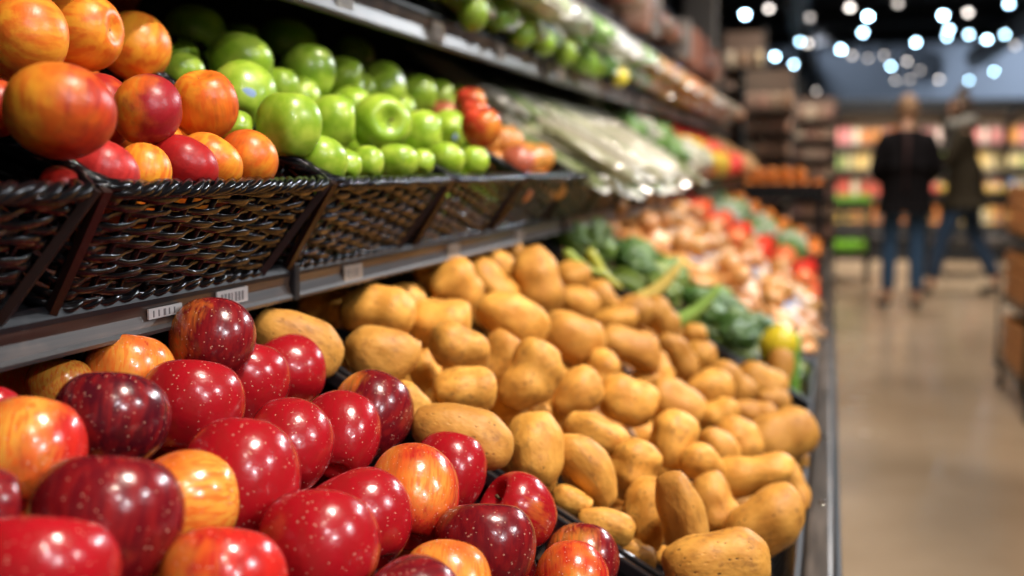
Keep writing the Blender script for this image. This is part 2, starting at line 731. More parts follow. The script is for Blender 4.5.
# ------------------------------------------------------------------ fruit tables
CR = (0.37, 0.006, 0.012)    # crimson
RD = (0.55, 0.018, 0.012)    # bright red
DP = (0.07, 0.005, 0.010)    # dark purple
PU = (0.13, 0.005, 0.009)     # purple red
APPLES = [
    (213, 341, 84, 74, 0, .02, PU, .45, 'purple-red apple with a yellow lower left side, topmost in front of the price rail'),
    (190, 326, 40, 36, 0, .0, DP, .2, 'small dark red apple peeping out behind the topmost purple-red apple'),
    (128, 379, 94, 78, 0, .0, RD, .58, 'red apple streaked with yellow below the price rail, behind the dark speckled one'),
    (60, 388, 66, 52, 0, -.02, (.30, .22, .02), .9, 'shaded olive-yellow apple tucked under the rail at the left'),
    (112, 421, 115, 84, 0, .02, DP, .1, 'nearly black purple apple with white speckles, second row from the rail'),
    (191, 408, 103, 86, 0, .01, CR, .2, 'glossy red speckled apple right of the nearly black one'),
    (244, 386, 92, 76, 0, .0, CR, .25, 'red apple directly below and right of the topmost apple'),
    (286, 371, 66, 72, 0, -.01, CR, .15, 'bright crimson apple beside the crate rim next to the brown potato'),
    (30, 455, 108, 102, 0, .01, RD, .62, 'yellow and red blushed apple at the left edge'),
    (-6, 412, 50, 44, 0, .0, CR, .1, 'sliver of a dark red apple at the left edge behind the yellow blushed one'),
    (107, 524, 150, 124, 0, .015, PU, .15, 'large dark purple-red apple at the lower left in front of the orange one'),
    (180, 503, 98, 104, 0, .01, (.62, .10, .01), .86, 'orange-yellow apple between two dark red apples'),
    (240, 483, 122, 112, 0, .03, CR, .1, 'large crimson apple covered in pale speckles, centre of the apple pile'),
    (289, 448, 90, 84, 0, .01, CR, .2, 'red apple with a dimple at its right, right above the large crimson one'),
    (341, 437, 80, 80, 0, .0, CR, .1, 'crimson speckled apple left of the red and purple one by the crate rim'),
    (371, 417, 84, 76, 10, .0, PU, .42, 'apple red on its left and purple on its right, at the crate rim'),
    (413, 498, 94, 94, 0, .02, RD, .46, 'orange-red streaked apple right behind the dark crimson one'),
    (449, 474, 76, 74, 10, .0, CR, .22, 'red apple at the crate rim behind the orange-red streaked one'),
    (520, 513, 75, 74, 0, .0, CR, .12, 'crimson apple with its stem showing at the left, against the crate rim'),
    (484, 553, 105, 90, 0, .03, PU, .1, 'dark crimson apple with fine speckles in front of the stemmed one'),
    (358, 524, 114, 94, 15, .01, CR, .12, 'red apple showing its hollow end at the lower right'),
    (318, 552, 124, 108, 0, .02, CR, .08, 'large glossy crimson apple at the bottom with white light spots'),
    (446, 592, 90, 90, 0, .0, RD, .66, 'orange topped apple at the bottom edge behind a purple one'),
    (410, 606, 92, 96, 0, .03, PU, .2, 'purple apple at the bottom edge in front of the orange topped one'),
    (572, 584, 78, 72, 0, .02, RD, .42, 'orange-red striped apple at the bottom beside the crate corner'),
    (582, 563, 74, 66, 0, -.01, PU, .35, 'purple-red apple behind the striped one, under the crate rim'),
    (38, 580, 156, 112, 0, .01, CR, .1, 'large soft-focus red apple in the bottom left corner'),
    (222, 592, 130, 112, 0, .015, RD, .48, 'apple orange on the left and red on the right at the bottom edge'),
    (-24, 508, 80, 84, 0, .02, PU, .1, 'dark red apple cut off by the left edge'),
    (515, 612, 70, 66, 0, -.01, CR, .3, 'red apple mostly below the bottom edge'),
]
NECT = [
    (22, 35, 78, 90, 0, .02, (.78, .13, .01), .9, 'orange nectarine at the top left, leftmost of the top row'),
    (80, 32, 76, 80, 0, .01, (.74, .13, .01), 1.0, 'yellow-orange nectarine in the top row with its stem dimple showing'),
    (135, 48, 70, 64, 0, .0, (.74, .14, .01), 1.0, 'golden orange nectarine, rightmost of the top row'),
    (60, 113, 108, 86, 0, .03, (.56, .045, .01), .62, 'large red-orange nectarine at the front left of the basket'),
    (98, 112, 62, 78, 0, -.01, (.42, .02, .012), .3, 'dark red nectarine half hidden behind the large red-orange one'),
    (147, 111, 70, 68, 0, .01, (.36, .012, .02), .72, 'nectarine orange on the left with a plum red patch on the right'),
    (205, 106, 67, 65, 0, .01, (.72, .12, .01), .95, 'orange nectarine with a yellow dimple next to the green apples'),
    (98, 174, 82, 56, 15, .0, (.55, .03, .025), .15, 'pink-red nectarine lying low at the front rim'),
    (143, 173, 56, 54, 0, .0, (.7, .16, .01), .97, 'yellow nectarine low at the front rim'),
    (182, 168, 74, 52, 20, .0, (.42, .012, .012), .05, 'deep red nectarine low at the front rim'),
    (209, 164, 68, 50, 30, -.005, (.7, .17, .01), .97, 'yellow-orange nectarine with a white sticker, low at the rim'),
    (247, 161, 62, 54, 25, .0, (.62, .09, .012), .55, 'brownish orange nectarine in the right corner of the basket'),
    (-8, 108, 50, 60, 0, .0, (.5, .03, .01), .3, 'red nectarine cut off by the left edge below the top row'),
    (62, 186, 44, 30, 20, -.01, (.5, .02, .01), .1, 'red nectarine peeking over the left corner of the rim'),
    (12, 84, 50, 44, 0, -.02, (.6, .16, .01), .9, 'yellow nectarine in the gap under the top row'),
    (20, -12, 66, 60, 0, .0, (.7, .1, .01), .7, 'orange nectarine at the top edge above the top row'),
    (110, -8, 60, 56, 0, -.02, (.6, .06, .01), .5, 'shaded red-orange nectarine at the top edge under the shelf'),
]
GREENS = [
    (194, 34, 64, 42, 0, -.01, 'shaded green apple at the back left under the shelf'),
    (240, 41, 38, 32, 0, -.01, 'small shaded green apple at the back, second from the left'),
    (286, 46, 60, 42, 0, -.01, 'shaded green apple at the back centre under the shelf'),
    (353, 57, 42, 32, 0, -.01, 'shaded green apple at the back right under the shelf'),
    (240, 64, 66, 36, 8, .0, 'flat green apple lying sideways above the stickered one'),
    (243, 96, 66, 60, 0, .0, 'green apple with a pale blue sticker beside the orange nectarine'),
    (278, 88, 42, 36, 0, -.01, 'small green apple with a brown stem end behind the stickered one'),
    (289, 127, 64, 62, 0, .01, 'large green apple at the front left with small pale marks'),
    (308, 74, 56, 52, 0, .01, 'big round green apple on top of the heap'),
    (341, 79, 42, 44, 0, .0, 'green apple right of the big round one on top'),
    (331, 122, 46, 56, 0, .0, 'narrow green apple in the second row, right of the large front one'),
    (350, 112, 34, 52, 0, -.01, 'green apple half hidden in the middle of the heap'),
    (379, 124, 56, 60, 0, .01, 'round green apple with its dimple facing out, centre of the heap'),
    (382, 88, 48, 48, 0, .0, 'green apple with a shaded left side above the dimpled one'),
    (415, 96, 38, 42, 0, .0, 'green apple in the upper row, third from the right'),
    (436, 99, 34, 36, 0, .0, 'green apple in the upper row, second from the right'),
    (420, 134, 42, 48, 0, .0, 'green apple in the lower row right of the dimpled one'),
    (447, 132, 32, 44, 0, .0, 'small green apple with a pale sticker in the lower row'),
    (467, 136, 34, 42, 0, .0, 'rightmost green apple of the lower row'),
    (458, 104, 28, 34, 0, -.01, 'rightmost green apple of the upper row, next to the red one'),
    (318, 163, 60, 34, 5, .0, 'green apple at the basket rim below the large front one'),
    (347, 166, 30, 28, 0, .0, 'small green apple at the rim, second from the left'),
    (368, 163, 32, 30, 0, .0, 'green apple at the rim, third from the left'),
    (397, 162, 42, 30, 0, .0, 'green apple at the rim, centre of the row'),
    (445, 161, 40, 28, 0, .0, 'green apple at the rim, second from the right'),
    (422, 163, 26, 24, 0, .0, 'green apple at the rim with a pale side'),
    (474, 162, 30, 26, 0, .0, 'rightmost green apple at the rim'),
    (236, 128, 30, 34, 0, -.01, 'bit of a green apple between nectarines and the basket side'),
    (182, 74, 46, 32, 0, -.02, 'dark green apple behind the golden nectarine'),
    (300, 100, 40, 40, 0, -.02, 'green apple wedged behind the large front one'),
    (398, 110, 34, 34, 0, -.02, 'green apple wedged between upper and lower rows'),
    (360, 92, 34, 34, 0, -.02, 'green apple wedged behind the dimpled one'),
]
# px, py, long, short, angle, layer, variant, label
POTATOES = [
    (299, 341, 90, 56, 28, .0, 0, 'long brown potato by the end of the crate rim under the price rail'),
    (377, 312, 72, 52, 10, -.01, 1, 'shaded knobbly potato under the price rail with a dent in its side'),
    (381, 358, 72, 57, 10, .0, 2, 'plump oval potato above the red and purple apple'),
    (348, 364, 34, 26, 80, -.03, 3, 'small potato half hidden left of the plump oval one'),
    (404, 304, 44, 36, 40, -.03, 4, 'dark potato deep under the rail behind the dented one'),
    (440, 325, 60, 52, 0, .0, 5, 'rounded potato with a dimple on top, below the rail'),
    (457, 287, 56, 50, 50, .0, 6, 'egg-shaped potato just below the price rail'),
    (490, 285, 52, 36, 48, -.01, 7, 'slim potato right of the egg-shaped one'),
    (499, 266, 34, 29, 45, .0, 8, 'small round potato below the rail'),
    (514, 256, 30, 24, 70, .0, 0, 'smallest potato right at the lower edge of the rail'),
    (537, 281, 66, 46, 75, .02, 1, 'tall potato standing up at the top of the pile'),
    (572, 279, 37, 34, 0, .01, 2, 'bright round potato at the far top of the pile'),
    (577, 303, 42, 34, 30, -.005, 3, 'potato under the bright round one at the far side'),
    (513, 320, 72, 44, 30, .02, 4, 'large oval potato lying slanted, upper middle of the pile'),
    (573, 339, 62, 47, 25, .02, 5, 'fat potato right of the large slanted one'),
    (460, 348, 60, 46, 15, .02, 6, 'potato with scuffed brown end in the left part of the pile'),
    (499, 363, 58, 42, -60, .0, 7, 'upright potato behind the scuffed one'),
    (464, 390, 60, 45, 5, .01, 8, 'oval potato with a sunken eye above the longest one'),
    (531, 377, 70, 52, -60, .02, 1, 'large pale potato tilted to the right in the middle left'),
    (464, 434, 98, 56, 18, .02, 0, 'very long spotted potato right behind the apple crate rim'),
    (407, 405, 46, 38, 50, -.01, 5, 'potato half hidden behind the red and purple apple'),
    (534, 450, 72, 58, 80, .01, 4, 'broad upright potato with dark specks behind the crate rim'),
    (588, 468, 84, 46, 50, .02, 2, 'elongated potato slanting down to the right beside the broad upright one'),
    (576, 393, 52, 44, -30, .01, 3, 'potato with a dark bruise on its lower left'),
    (602, 373, 44, 38, -70, .0, 6, 'potato behind the bruised one'),
    (626, 402, 54, 48, 20, .02, 7, 'round potato with a smaller lobe on the right, centre of the pile'),
    (596, 436, 65, 41, 28, .02, 8, 'smooth oval potato below the bruised one'),
    (633, 470, 60, 48, -70, .01, 1, 'upright potato below the centre of the pile'),
    (672, 439, 58, 44, -70, .02, 0, 'round topped potato standing right of the centre'),
    (674, 403, 56, 42, 30, .0, 5, 'darker potato behind the round topped standing one'),
    (616, 322, 44, 30, -10, .01, 4, 'small potato lying flat near the yellow squash'),
    (600, 300, 44, 33, 60, .0, 2, 'potato leaning left below the far top of the pile'),
    (634, 310, 36, 30, 20, .01, 3, 'small potato touching the yellow squash'),
    (660, 318, 46, 33, 45, .01, 6, 'oval potato at the far edge beside the courgettes'),
    (630, 348, 62, 36, 20, .02, 7, 'long potato lying across the far part of the pile'),
    (644, 362, 48, 34, 25, .0, 8, 'potato in front of the long lying one'),
    (679, 356, 52, 27, 60, .01, 1, 'finger-shaped potato near the far edge'),
    (699, 357, 33, 32, 0, .01, 0, 'ball-like potato beside the finger-shaped one'),
    (695, 333, 23, 19, 0, .01, 5, 'tiny round potato on the far edge of the pile'),
    (658, 374, 32, 28, 60, .0, 4, 'small potato wedged below the finger-shaped one'),
    (645, 384, 30, 24, 0, -.02, 2, 'potato deep between the round lobed and finger-shaped ones'),
    (709, 390, 48, 40, -10, .01, 3, 'potato with a light left side, right of the darker one'),
    (730, 386, 52, 40, 40, .01, 6, 'potato with a brown spot at its lower tip near the far edge'),
    (760, 384, 47, 37, 25, .01, 7, 'potato at the far right below the yellow round squash'),
    (774, 400, 34, 21, 10, .01, 8, 'small flat potato at the right edge of the pile'),
    (754, 414, 45, 27, 8, .01, 1, 'flat oval potato in front of the small flat one'),
    (718, 416, 42, 30, -20, .0, 0, 'small potato between the light sided and flat oval ones'),
    (780, 437, 66, 50, -20, .01, 5, 'big dark potato in the right corner by the crate wall'),
    (738, 441, 50, 40, 70, .01, 4, 'pale lumpy potato left of the big dark corner one'),
    (702, 461, 44, 36, 10, .02, 2, 'round potato below the round topped standing one'),
    (718, 448, 42, 36, 60, .0, 3, 'potato pressed behind the round one'),
    (752, 475, 82, 40, -12, .02, 6, 'curved potato with a bruised end near the right side'),
    (789, 487, 50, 34, 70, .0, 7, 'upright potato at the right end of the curved one'),
    (682, 514, 86, 46, 72, .03, 8, 'tall twisted potato standing at the front'),
    (712, 506, 60, 46, 65, .01, 1, 'smooth potato right behind the tall twisted one'),
    (762, 526, 92, 58, -38, .02, 0, 'very big potato with dents at the front right'),
    (717, 564, 102, 62, -8, .03, 5, 'biggest potato at the bottom edge, lying flat'),
    (648, 514, 72, 44, -78, .0, 4, 'shaded potato left of the tall twisted one'),
    (571, 503, 40, 32, 20, -.015, 2, 'small potato with a black eye just behind the crate rim'),
    (606, 526, 56, 34, 12, -.01, 3, 'short flat potato lying along the crate rim'),
    (638, 554, 38, 26, 20, -.03, 6, 'potato low down behind the crate rim near the bottom'),
    (745, 508, 40, 28, 0, -.03, 7, 'dark potato deep between the curved and the very big one'),
    (669, 556, 28, 20, 0, -.04, 8, 'tiny shaded potato at the foot of the tall twisted one'),
    (506, 411, 44, 30, 20, -.03, 1, 'dark potato deep behind the longest one'),
    (538, 412, 26, 18, 0, -.02, 0, 'little potato tucked under the large pale tilted one'),
    (428, 376, 52, 32, 70, -.04, 5, 'dark potato deep right of the plump oval one'),
    (638, 434, 36, 24, 10, -.03, 4, 'dark potato deep in the gap below the lobed one'),
    (612, 494, 40, 30, 30, -.04, 2, 'shaded potato deep below the elongated slanting one'),
    (548, 352, 40, 30, 0, -.03, 3, 'potato deep between the large slanted and fat ones'),
    (790, 462, 34, 24, 0, -.02, 8, 'potato squeezed between the corner one and the crate wall'),
]

CRATE_FLOOR = -0.085
ap = settle(APPLES, LOW, 0.012, CRATE_FLOOR, 1.3)
pt = settle(POTATOES, LOW, 0.012, CRATE_FLOOR, 2.6, kind='long')
ne = settle(NECT, MID, 0.115, 0.01, 1.6, front=.006)
gr = settle(GREENS, MID, 0.115, 0.01, 2.4, front=.006)


def lighter(c, a):
    return (c[0], c[1], c[2], a)


for i, it in enumerate(ap):
    r = it.row
    kw = {}
    if i == 18:
        o = put_round('apple', it, apple_meshes[2], r[8], 'apple', None, lighter(r[6], r[7]), STEM, None, None, tilt=-0.35, spin=1.0)
        # its stem looks out to the left
        z = (RT * -0.62 + UP * 0.45 - FW * 0.30).normalized()
        q = z.to_track_quat('Z', 'Y')
        o.rotation_quaternion = q
        o.scale = (it.a, it.a, it.a * 0.92)
        continue
    if i == 20:
        o = put_round('apple', it, apple_meshes[1], r[8], 'apple', None, lighter(r[6], r[7]), STEM, CALYX, None)
        z = (RT * 0.42 - UP * 0.80 - FW * 0.40).normalized()
        o.rotation_quaternion = (-z).to_track_quat('Z', 'Y')
        o.scale = (it.a, it.a, it.b * 0.95)
        continue
    if i in (3, 15, 14, 23):
        kw['stick'] = None
    tilt = rnd.uniform(0.35, 0.8)
    sp = {0: .3, 2: 2.5, 3: 1.5, 8: .9, 11: 2.0, 15: .2, 16: 1.3, 22: 1.5, 24: 1.5, 25: .8, 27: .2}.get(i)
    o = put_round('apple', it, apple_meshes[i % 4], r[8], 'apple', None, lighter(r[6], r[7]), STEM, CALYX, None, tilt=tilt, spin=sp)
for i, it in enumerate(ne):
    r = it.row
    tilt = {1: -0.2, 6: -0.5}.get(i, rnd.uniform(0.3, 0.9))
    put_round('nectarine', it, nect_meshes[i % 3], r[8], 'nectarine', None, lighter(r[6], r[7]), NSTEM, None,
              {10: (0.1, 0.55), 3: (-0.75, 0.6)}.get(i), tilt=tilt, spin={0: 2.6, 3: .9, 5: .1, 6: .3, 1: 1.2}.get(i))
for i, it in enumerate(gr):
    r = it.row
    tilt = -1.1 if i == 12 else rnd.uniform(-0.2, 0.9)
    put_round('green_apple', it, green_meshes[i % 4], r[6], 'green apple', None, (1, 1, 1, 0), STEM, CALYX,
              {5: (0.35, -0.1), 17: (0.5, -0.3), 9: (0.3, 0.1), 7: (0.3, 0.5)}.get(i), tilt=tilt)
for i, it in enumerate(pt):
    put_potato(it, it.row[7], var=it.row[6])


# ------------------------------------------------------------------ hidden-layer fruit that shows in the gaps
def filler(placed, pl, xr, yr, offr, rad, tries, maker, cap):
    sph = [(p, r) for it in placed for (p, r) in it.sp]
    n = 0
    for _ in range(tries):
        if n >= cap:
            break
        x, y = rnd.uniform(*xr), rnd.uniform(*yr)
        r = rnd.uniform(*rad)
        off = rnd.uniform(*offr)
        P = V((x, y, pl[0] - S * (x - pl[1]))) + NV * off
        if all((P - q).length > (r + s) * 0.93 for q, s in sph):
            sph.append((P, r))
            maker(P, r)
            n += 1


def mk_apple(P, r):
    it = Item()
    it.P, it.a, it.b, it.ang = P, r, r * 0.9, rnd.uniform(-.5, .5)
    c = rnd.choice(((CR, .2), (RD, .7), (RD, .9), (PU, .2)))
    put_round('apple', it, rnd.choice(apple_meshes), 'apple of the lower layer glimpsed in a gap between the top apples', 'apple',
              'lower layer apples in the crate', lighter(*c), STEM, None, None, tilt=rnd.uniform(-1, 1))


def mk_potato(P, r):
    it = Item()
    it.P, it.a, it.b = P, r * rnd.uniform(1.05, 1.3), r
    it.ax = V((rnd.uniform(-1, 1), rnd.uniform(-1, 1), rnd.uniform(-.4, .4))).normalized()
    put_potato(it, 'potato of the lower layer glimpsed in a dark gap of the pile', group='lower layer potatoes in the crate')


def mk_green(P, r):
    it = Item()
    it.P, it.a, it.b, it.ang = P, r, r * 0.9, 0
    put_round('green_apple', it, rnd.choice(green_meshes), 'green apple of the lower layer glimpsed between the top ones', 'green apple',
              'lower layer green apples', (1, 1, 1, 0), STEM, None, None, tilt=rnd.uniform(-1, 1))


def mk_nect(P, r):
    it = Item()
    it.P, it.a, it.b, it.ang = P, r, r, 0
    put_round('nectarine', it, rnd.choice(nect_meshes), 'nectarine of the lower layer glimpsed between the top ones', 'nectarine',
              'lower layer nectarines', (.6, .07, .01, rnd.uniform(.2, .9)), NSTEM, None, None, tilt=rnd.uniform(-1, 1))


filler(ap, LOW, (-.56, -.06), (.50, 1.0), (-.065, -.035), (.028, .036), 1500, mk_apple, 34)
filler(ap, LOW, (-.50, -.05), (.28, .98), (-.045, -.01), (.030, .038), 1500, mk_apple, 30)
filler(pt, LOW, (-.56, -.06), (1.085, 2.25), (-.065, -.02), (.018, .030), 6000, mk_potato, 140)
filler(ne, MID, (-.74, -.52), (.72, 1.02), (.04, .085), (.026, .031), 700, mk_nect, 12)
filler(gr, MID, (-.76, -.52), (1.10, 1.76), (.04, .085), (.024, .030), 900, mk_green, 26)


# ------------------------------------------------------------------ lower crates (black slotted plastic trays, tilted)
def crate(y0, y1, label, L=0.60, H=0.082):
    """local x runs to the aisle, rim plane at z=0"""
    root = empty('produce_crate', (0, 0, LOW[0]), (0, ALPHA, 0))
    tag(root, label, 'crate')
    k = 1 / math.cos(ALPHA)
    x0, x1 = -0.60 * k, -0.022 * k
    b = bmesh.new()
    box(b, x0, x1, y0, y1, -H - 0.012, -H - 0.006)
    for i in range(int((y1 - y0) / 0.045)):
        y = y0 + 0.03 + i * 0.045
        box(b, x0 + .01, x1 - .01, y, y + 0.01, -H - 0.006, -H - 0.002)
    obj('tray_floor', b, M['plastic'], root)

    def wall(name, p, q, axis):
        b = bmesh.new()
        t = 0.005
        span = (q - p)
        n = max(2, int(span / 0.034))
        hs = [(-H - .004, -H + .012), (-.030, -.012)]
        for a, c in hs:
            if axis == 'x':
                box(b, p, q, wall.at - t / 2, wall.at + t / 2, a, c, .001)
            else:
                box(b, wall.at - t / 2, wall.at + t / 2, p, q, a, c, .001)
        for i in range(n + 1):
            u = p + span * i / n
            if axis == 'x':
                box(b, u - .005, u + .005, wall.at - t / 2, wall.at + t / 2, -H, -.01)
            else:
                box(b, wall.at - t / 2, wall.at + t / 2, u - .005, u + .005, -H, -.01)
        # rolled rim
        if axis == 'x':
            box(b, p - .002, q + .002, wall.at - .0045, wall.at + .0045, -.013, 0.0, .002)
        else:
            box(b, wall.at - .0045, wall.at + .0045, p - .002, q + .002, -.013, 0.0, .002)
        return obj(name, b, M['plastic'], root)
    for yy in (y0 + .004, y1 - .004):
        wall.at = yy
        wall('side_wall', x0, x1, 'x')
    wall.at = x1
    wall('end_wall', y0, y1, 'y')
    wall.at = x0
    wall('end_wall', y0, y1, 'y')
    return root


crate(0.24, 1.052, 'black slotted plastic crate holding the red apples')
crate(1.062, 2.28, 'black slotted plastic crate holding the potatoes')
crate(2.29, 2.76, 'black plastic crate of courgettes and leafy greens')
crate(2.77, 3.95, 'black plastic crate of net bags behind the courgettes')
crate(3.96, 4.75, 'black plastic crate of red tomatoes')
crate(4.76, 5.95, 'black plastic crate of wrapped green vegetables')
crate(5.96, 7.2, 'farthest black plastic crate of the low display')

# base cabinet with bumper
b = bmesh.new()
vs = [(-0.9, 0.60 + S * .9 - .03), (-0.03, 0.60), (-0.005, 0.58), (-0.005, 0.10), (-0.06, 0.10), (-0.06, 0.0), (-0.9, 0.0)]
for y in (-0.6, 7.3):
    for (x, z) in vs:
        b.verts.new((x, y, z))
b.verts.ensure_lookup_table()
n = len(vs)
for i in range(n):
    b.faces.new((b.verts[i], b.verts[(i + 1) % n], b.verts[n + (i + 1) % n], b.verts[n + i]))
b.faces.new([b.verts[i] for i in range(n)][::-1])
b.faces.new([b.verts[n + i] for i in range(n)])
bmesh.ops.recalc_face_normals(b, faces=b.faces)
base = obj('produce_display_cabinet', b, M['black_steel'])
tag(base, 'long black base cabinet of the sloped produce display on the floor', 'display stand')

bump = empty('bumper_rail', (0, 0, 0))
tag(bump, 'scuffed grey bumper rail with screws along the aisle edge of the display', 'bumper')
b = bmesh.new()
box(b, -0.018, 0.016, -0.6, 7.3, 0.655, 0.722, .006)
obj('rail_body', b, M['bumper'], bump)
b = bmesh.new()
box(b, 0.014, 0.026, -0.6, 7.3, 0.668, 0.709, .005)
obj('rubber_strip', b, M['lip'], bump)
b = bmesh.new()
box(b, -0.018, -0.003, -0.6, 7.3, 0.56, 0.656)
obj('mounting_plate', b, M['black_steel'], bump)
for k in range(14):
    y = 1.25 + k * 0.41
    a = Acc()
    a.tube([(0.002, y, 0.7215), (0.002, y, 0.7245), (0.002, y, 0.7255)], [0.0045, 0.0042, 0.0018], 12)
    obj('screw', a.mesh('screw', M['screw']), None, bump)


# ------------------------------------------------------------------ shelves with price rails
def shelf(pl, y0, y1, hgt, label, depth=0.42, lean=0.35):
    """plate on the slope + rail at its aisle edge, local origin at the rail's top edge"""
    root = empty('display_shelf', (pl[1], 0, pl[0]))
    tag(root, label, 'shelf')
    ca, sa = math.cos(ALPHA), math.sin(ALPHA)
    mx = Matrix.Rotation(ALPHA, 4, 'Y')
    b = bmesh.new()
    box(b, -depth / ca, 0.0, y0 + .004, y1 - .004, -0.012, -0.004, 0, mx)
    box(b, -depth / ca, -0.004, y0 + .004, y0 + .03, -0.03, -0.012, 0, mx)
    box(b, -depth / ca, -0.004, y1 - .03, y1 - .004, -0.03, -0.012, 0, mx)
    obj('shelf_plate', b, M['black_steel'], root)

    def ext(prof, name, m, ya=y0 + .004, yb=y1 - .004):
        vs = [V((x, y, z)) for y in (ya, yb) for (x, z) in prof]
        n = len(prof)
        fs = [(i, (i + 1) % n, n + (i + 1) % n, n + i) for i in range(n)] + [tuple(range(n))[::-1], tuple(range(n, 2 * n))]
        me = mesh(name, vs, fs, m, False)
        bb = bmesh.new()
        bb.from_mesh(me)
        bmesh.ops.recalc_face_normals(bb, faces=bb.faces)
        bb.to_mesh(me)
        bb.free()
        return obj(name, me, None, root)
    h = hgt
    ext([(-.014, -.004), (-.012, .004), (-.002, .0045), (.003, .002), (.005, -.003), (.004, -.007), (-.012, -.008)], 'shelf_lip', M['lip'])
    ext([(.000, -.006), (.0035, -.007), (.0035 - h * .05, -h * .5), (.0035 + h * .06, -h + .005), (-.001, -h + .004)], 'price_strip', M['rail'])
    ext([(-.003, -h + .0055), (.0045, -h + .0065), (.0075, -h + .003), (.006, -h), (-.003, -h)], 'strip_edge', M['edge'])
    bb = bmesh.new()
    box(bb, -.016, .009, y1 - .010, y1 + .002, -h - .001, .006, .002)
    box(bb, -.16, -.014, y1 - .008, y1 + .0, -h * .8, -.004, .001)
    obj('end_bracket', bb, M['lip'], root)
    return root


def price_tag(root, y, w, hh, n=4, drop=.016, label=None):
    t = obj('price_label', (lambda b: (box(b, .0042, .0056, y, y + w, -drop - hh / 2, -drop + hh / 2), b)[1])(bmesh.new()), M['lbl'] if y < 1 else M['tag'], root)
    bb = bmesh.new()
    for i in range(n):
        yy = y + w * (0.12 + 0.78 * i / n)
        box(bb, .0056, .0060, yy, yy + w * rnd.choice((.03, .06)), -drop - hh * .35, -drop + hh * .28)
    obj('bar_code', bb, M['ink'], t)


YS = [-0.16, 1.06, 2.28, 3.50, 4.72, 5.94, 7.16]
NM = ['nearest', 'second', 'third', 'fourth', 'fifth', 'farthest']
for i in range(6):
    r = shelf(MID, YS[i], YS[i + 1], .0295, NM[i] + ' section of the middle shelf, carrying woven baskets above a brown-grey price rail')
    if i == 0:
        price_tag(r, 0.800, .048, .008, 5, .014)
        price_tag(r, 0.905, .055, .013, 7, .014)
        price_tag(r, 0.615, .012, .012, 2)
    else:
        for k in range(3):
            price_tag(r, YS[i] + .12 + k * .36, .05, .016, 5)
for i in range(6):
    r = shelf(UPP, YS[i] + .15, YS[i + 1] + .15, .045, NM[i] + ' section of the upper shelf with wrapped greens above the baskets', .36)
    for k in range(3):
        price_tag(r, YS[i] + .3 + k * .36, .05, .024, 5, .022)
for i in range(1, 6):
    r = shelf(TOP, YS[i] + .05, YS[i + 1] + .05, .040, NM[i] + ' section of the highest shelf with pink and beige packs', .30)
for i in range(2, 6):
    shelf((1.86, -.70), YS[i], YS[i + 1], .035, NM[i] + ' section of the top board above the packs', .22)

b = bmesh.new()
box(b, -0.99, -0.955, -0.6, 7.3, 0.0, 2.3)
bp = obj('display_back_panel', b, M['black_steel'])
tag(bp, 'tall black back panel behind all the shelves', 'panel')


# ------------------------------------------------------------------ woven baskets
BL, BD, BH = 0.352, 0.30, 0.102   # length along the shelf, depth, height


def basket_pt(s, z, out=0.0):
    """s in 0..1 round a rounded rectangle that flares towards the rim; z 0..1"""
    fl = 0.022 * z
    x0, x1, y0, y1 = -BD - 0.005 * z, 0.0 + 0.010 * z, 0.022 - fl * .95, BL - 0.022 + fl * .95
    r = 0.020
    Lx, Ly = x1 - x0 - 2 * r, y1 - y0 - 2 * r
    q = PI * r / 2
    per = 2 * Lx + 2 * Ly + 4 * q
    d = (s % 1.0) * per
    segs = [(Ly, 'l', V((x1, y0 + r, 0)), V((0, 1, 0)), V((1, 0, 0))),
            (q, 'c', V((x1 - r, y1 - r, 0)), 0, None),
            (Lx, 'l', V((x1 - r, y1, 0)), V((-1, 0, 0)), V((0, 1, 0))),
            (q, 'c', V((x0 + r, y1 - r, 0)), PI / 2, None),
            (Ly, 'l', V((x0, y1 - r, 0)), V((0, -1, 0)), V((-1, 0, 0))),
            (q, 'c', V((x0 + r, y0 + r, 0)), PI, None),
            (Lx, 'l', V((x0 + r, y0, 0)), V((1, 0, 0)), V((0, -1, 0))),
            (q, 'c', V((x1 - r, y0 + r, 0)), 3 * PI / 2, None)]
    for (L, k, p, dr, nn) in segs:
        if d <= L + 1e-9:
            if k == 'l':
                P, N_ = p + dr * d, nn
            else:
                a = dr + d / r
                N_ = V((math.cos(a), math.sin(a), 0))
                P = p + N_ * r
            break
        d -= L
    else:
        P, N_ = V((x1, y0 + r, 0)), V((1, 0, 0))
    P = P + N_ * out
    return V((P.x, P.y, z * BH))


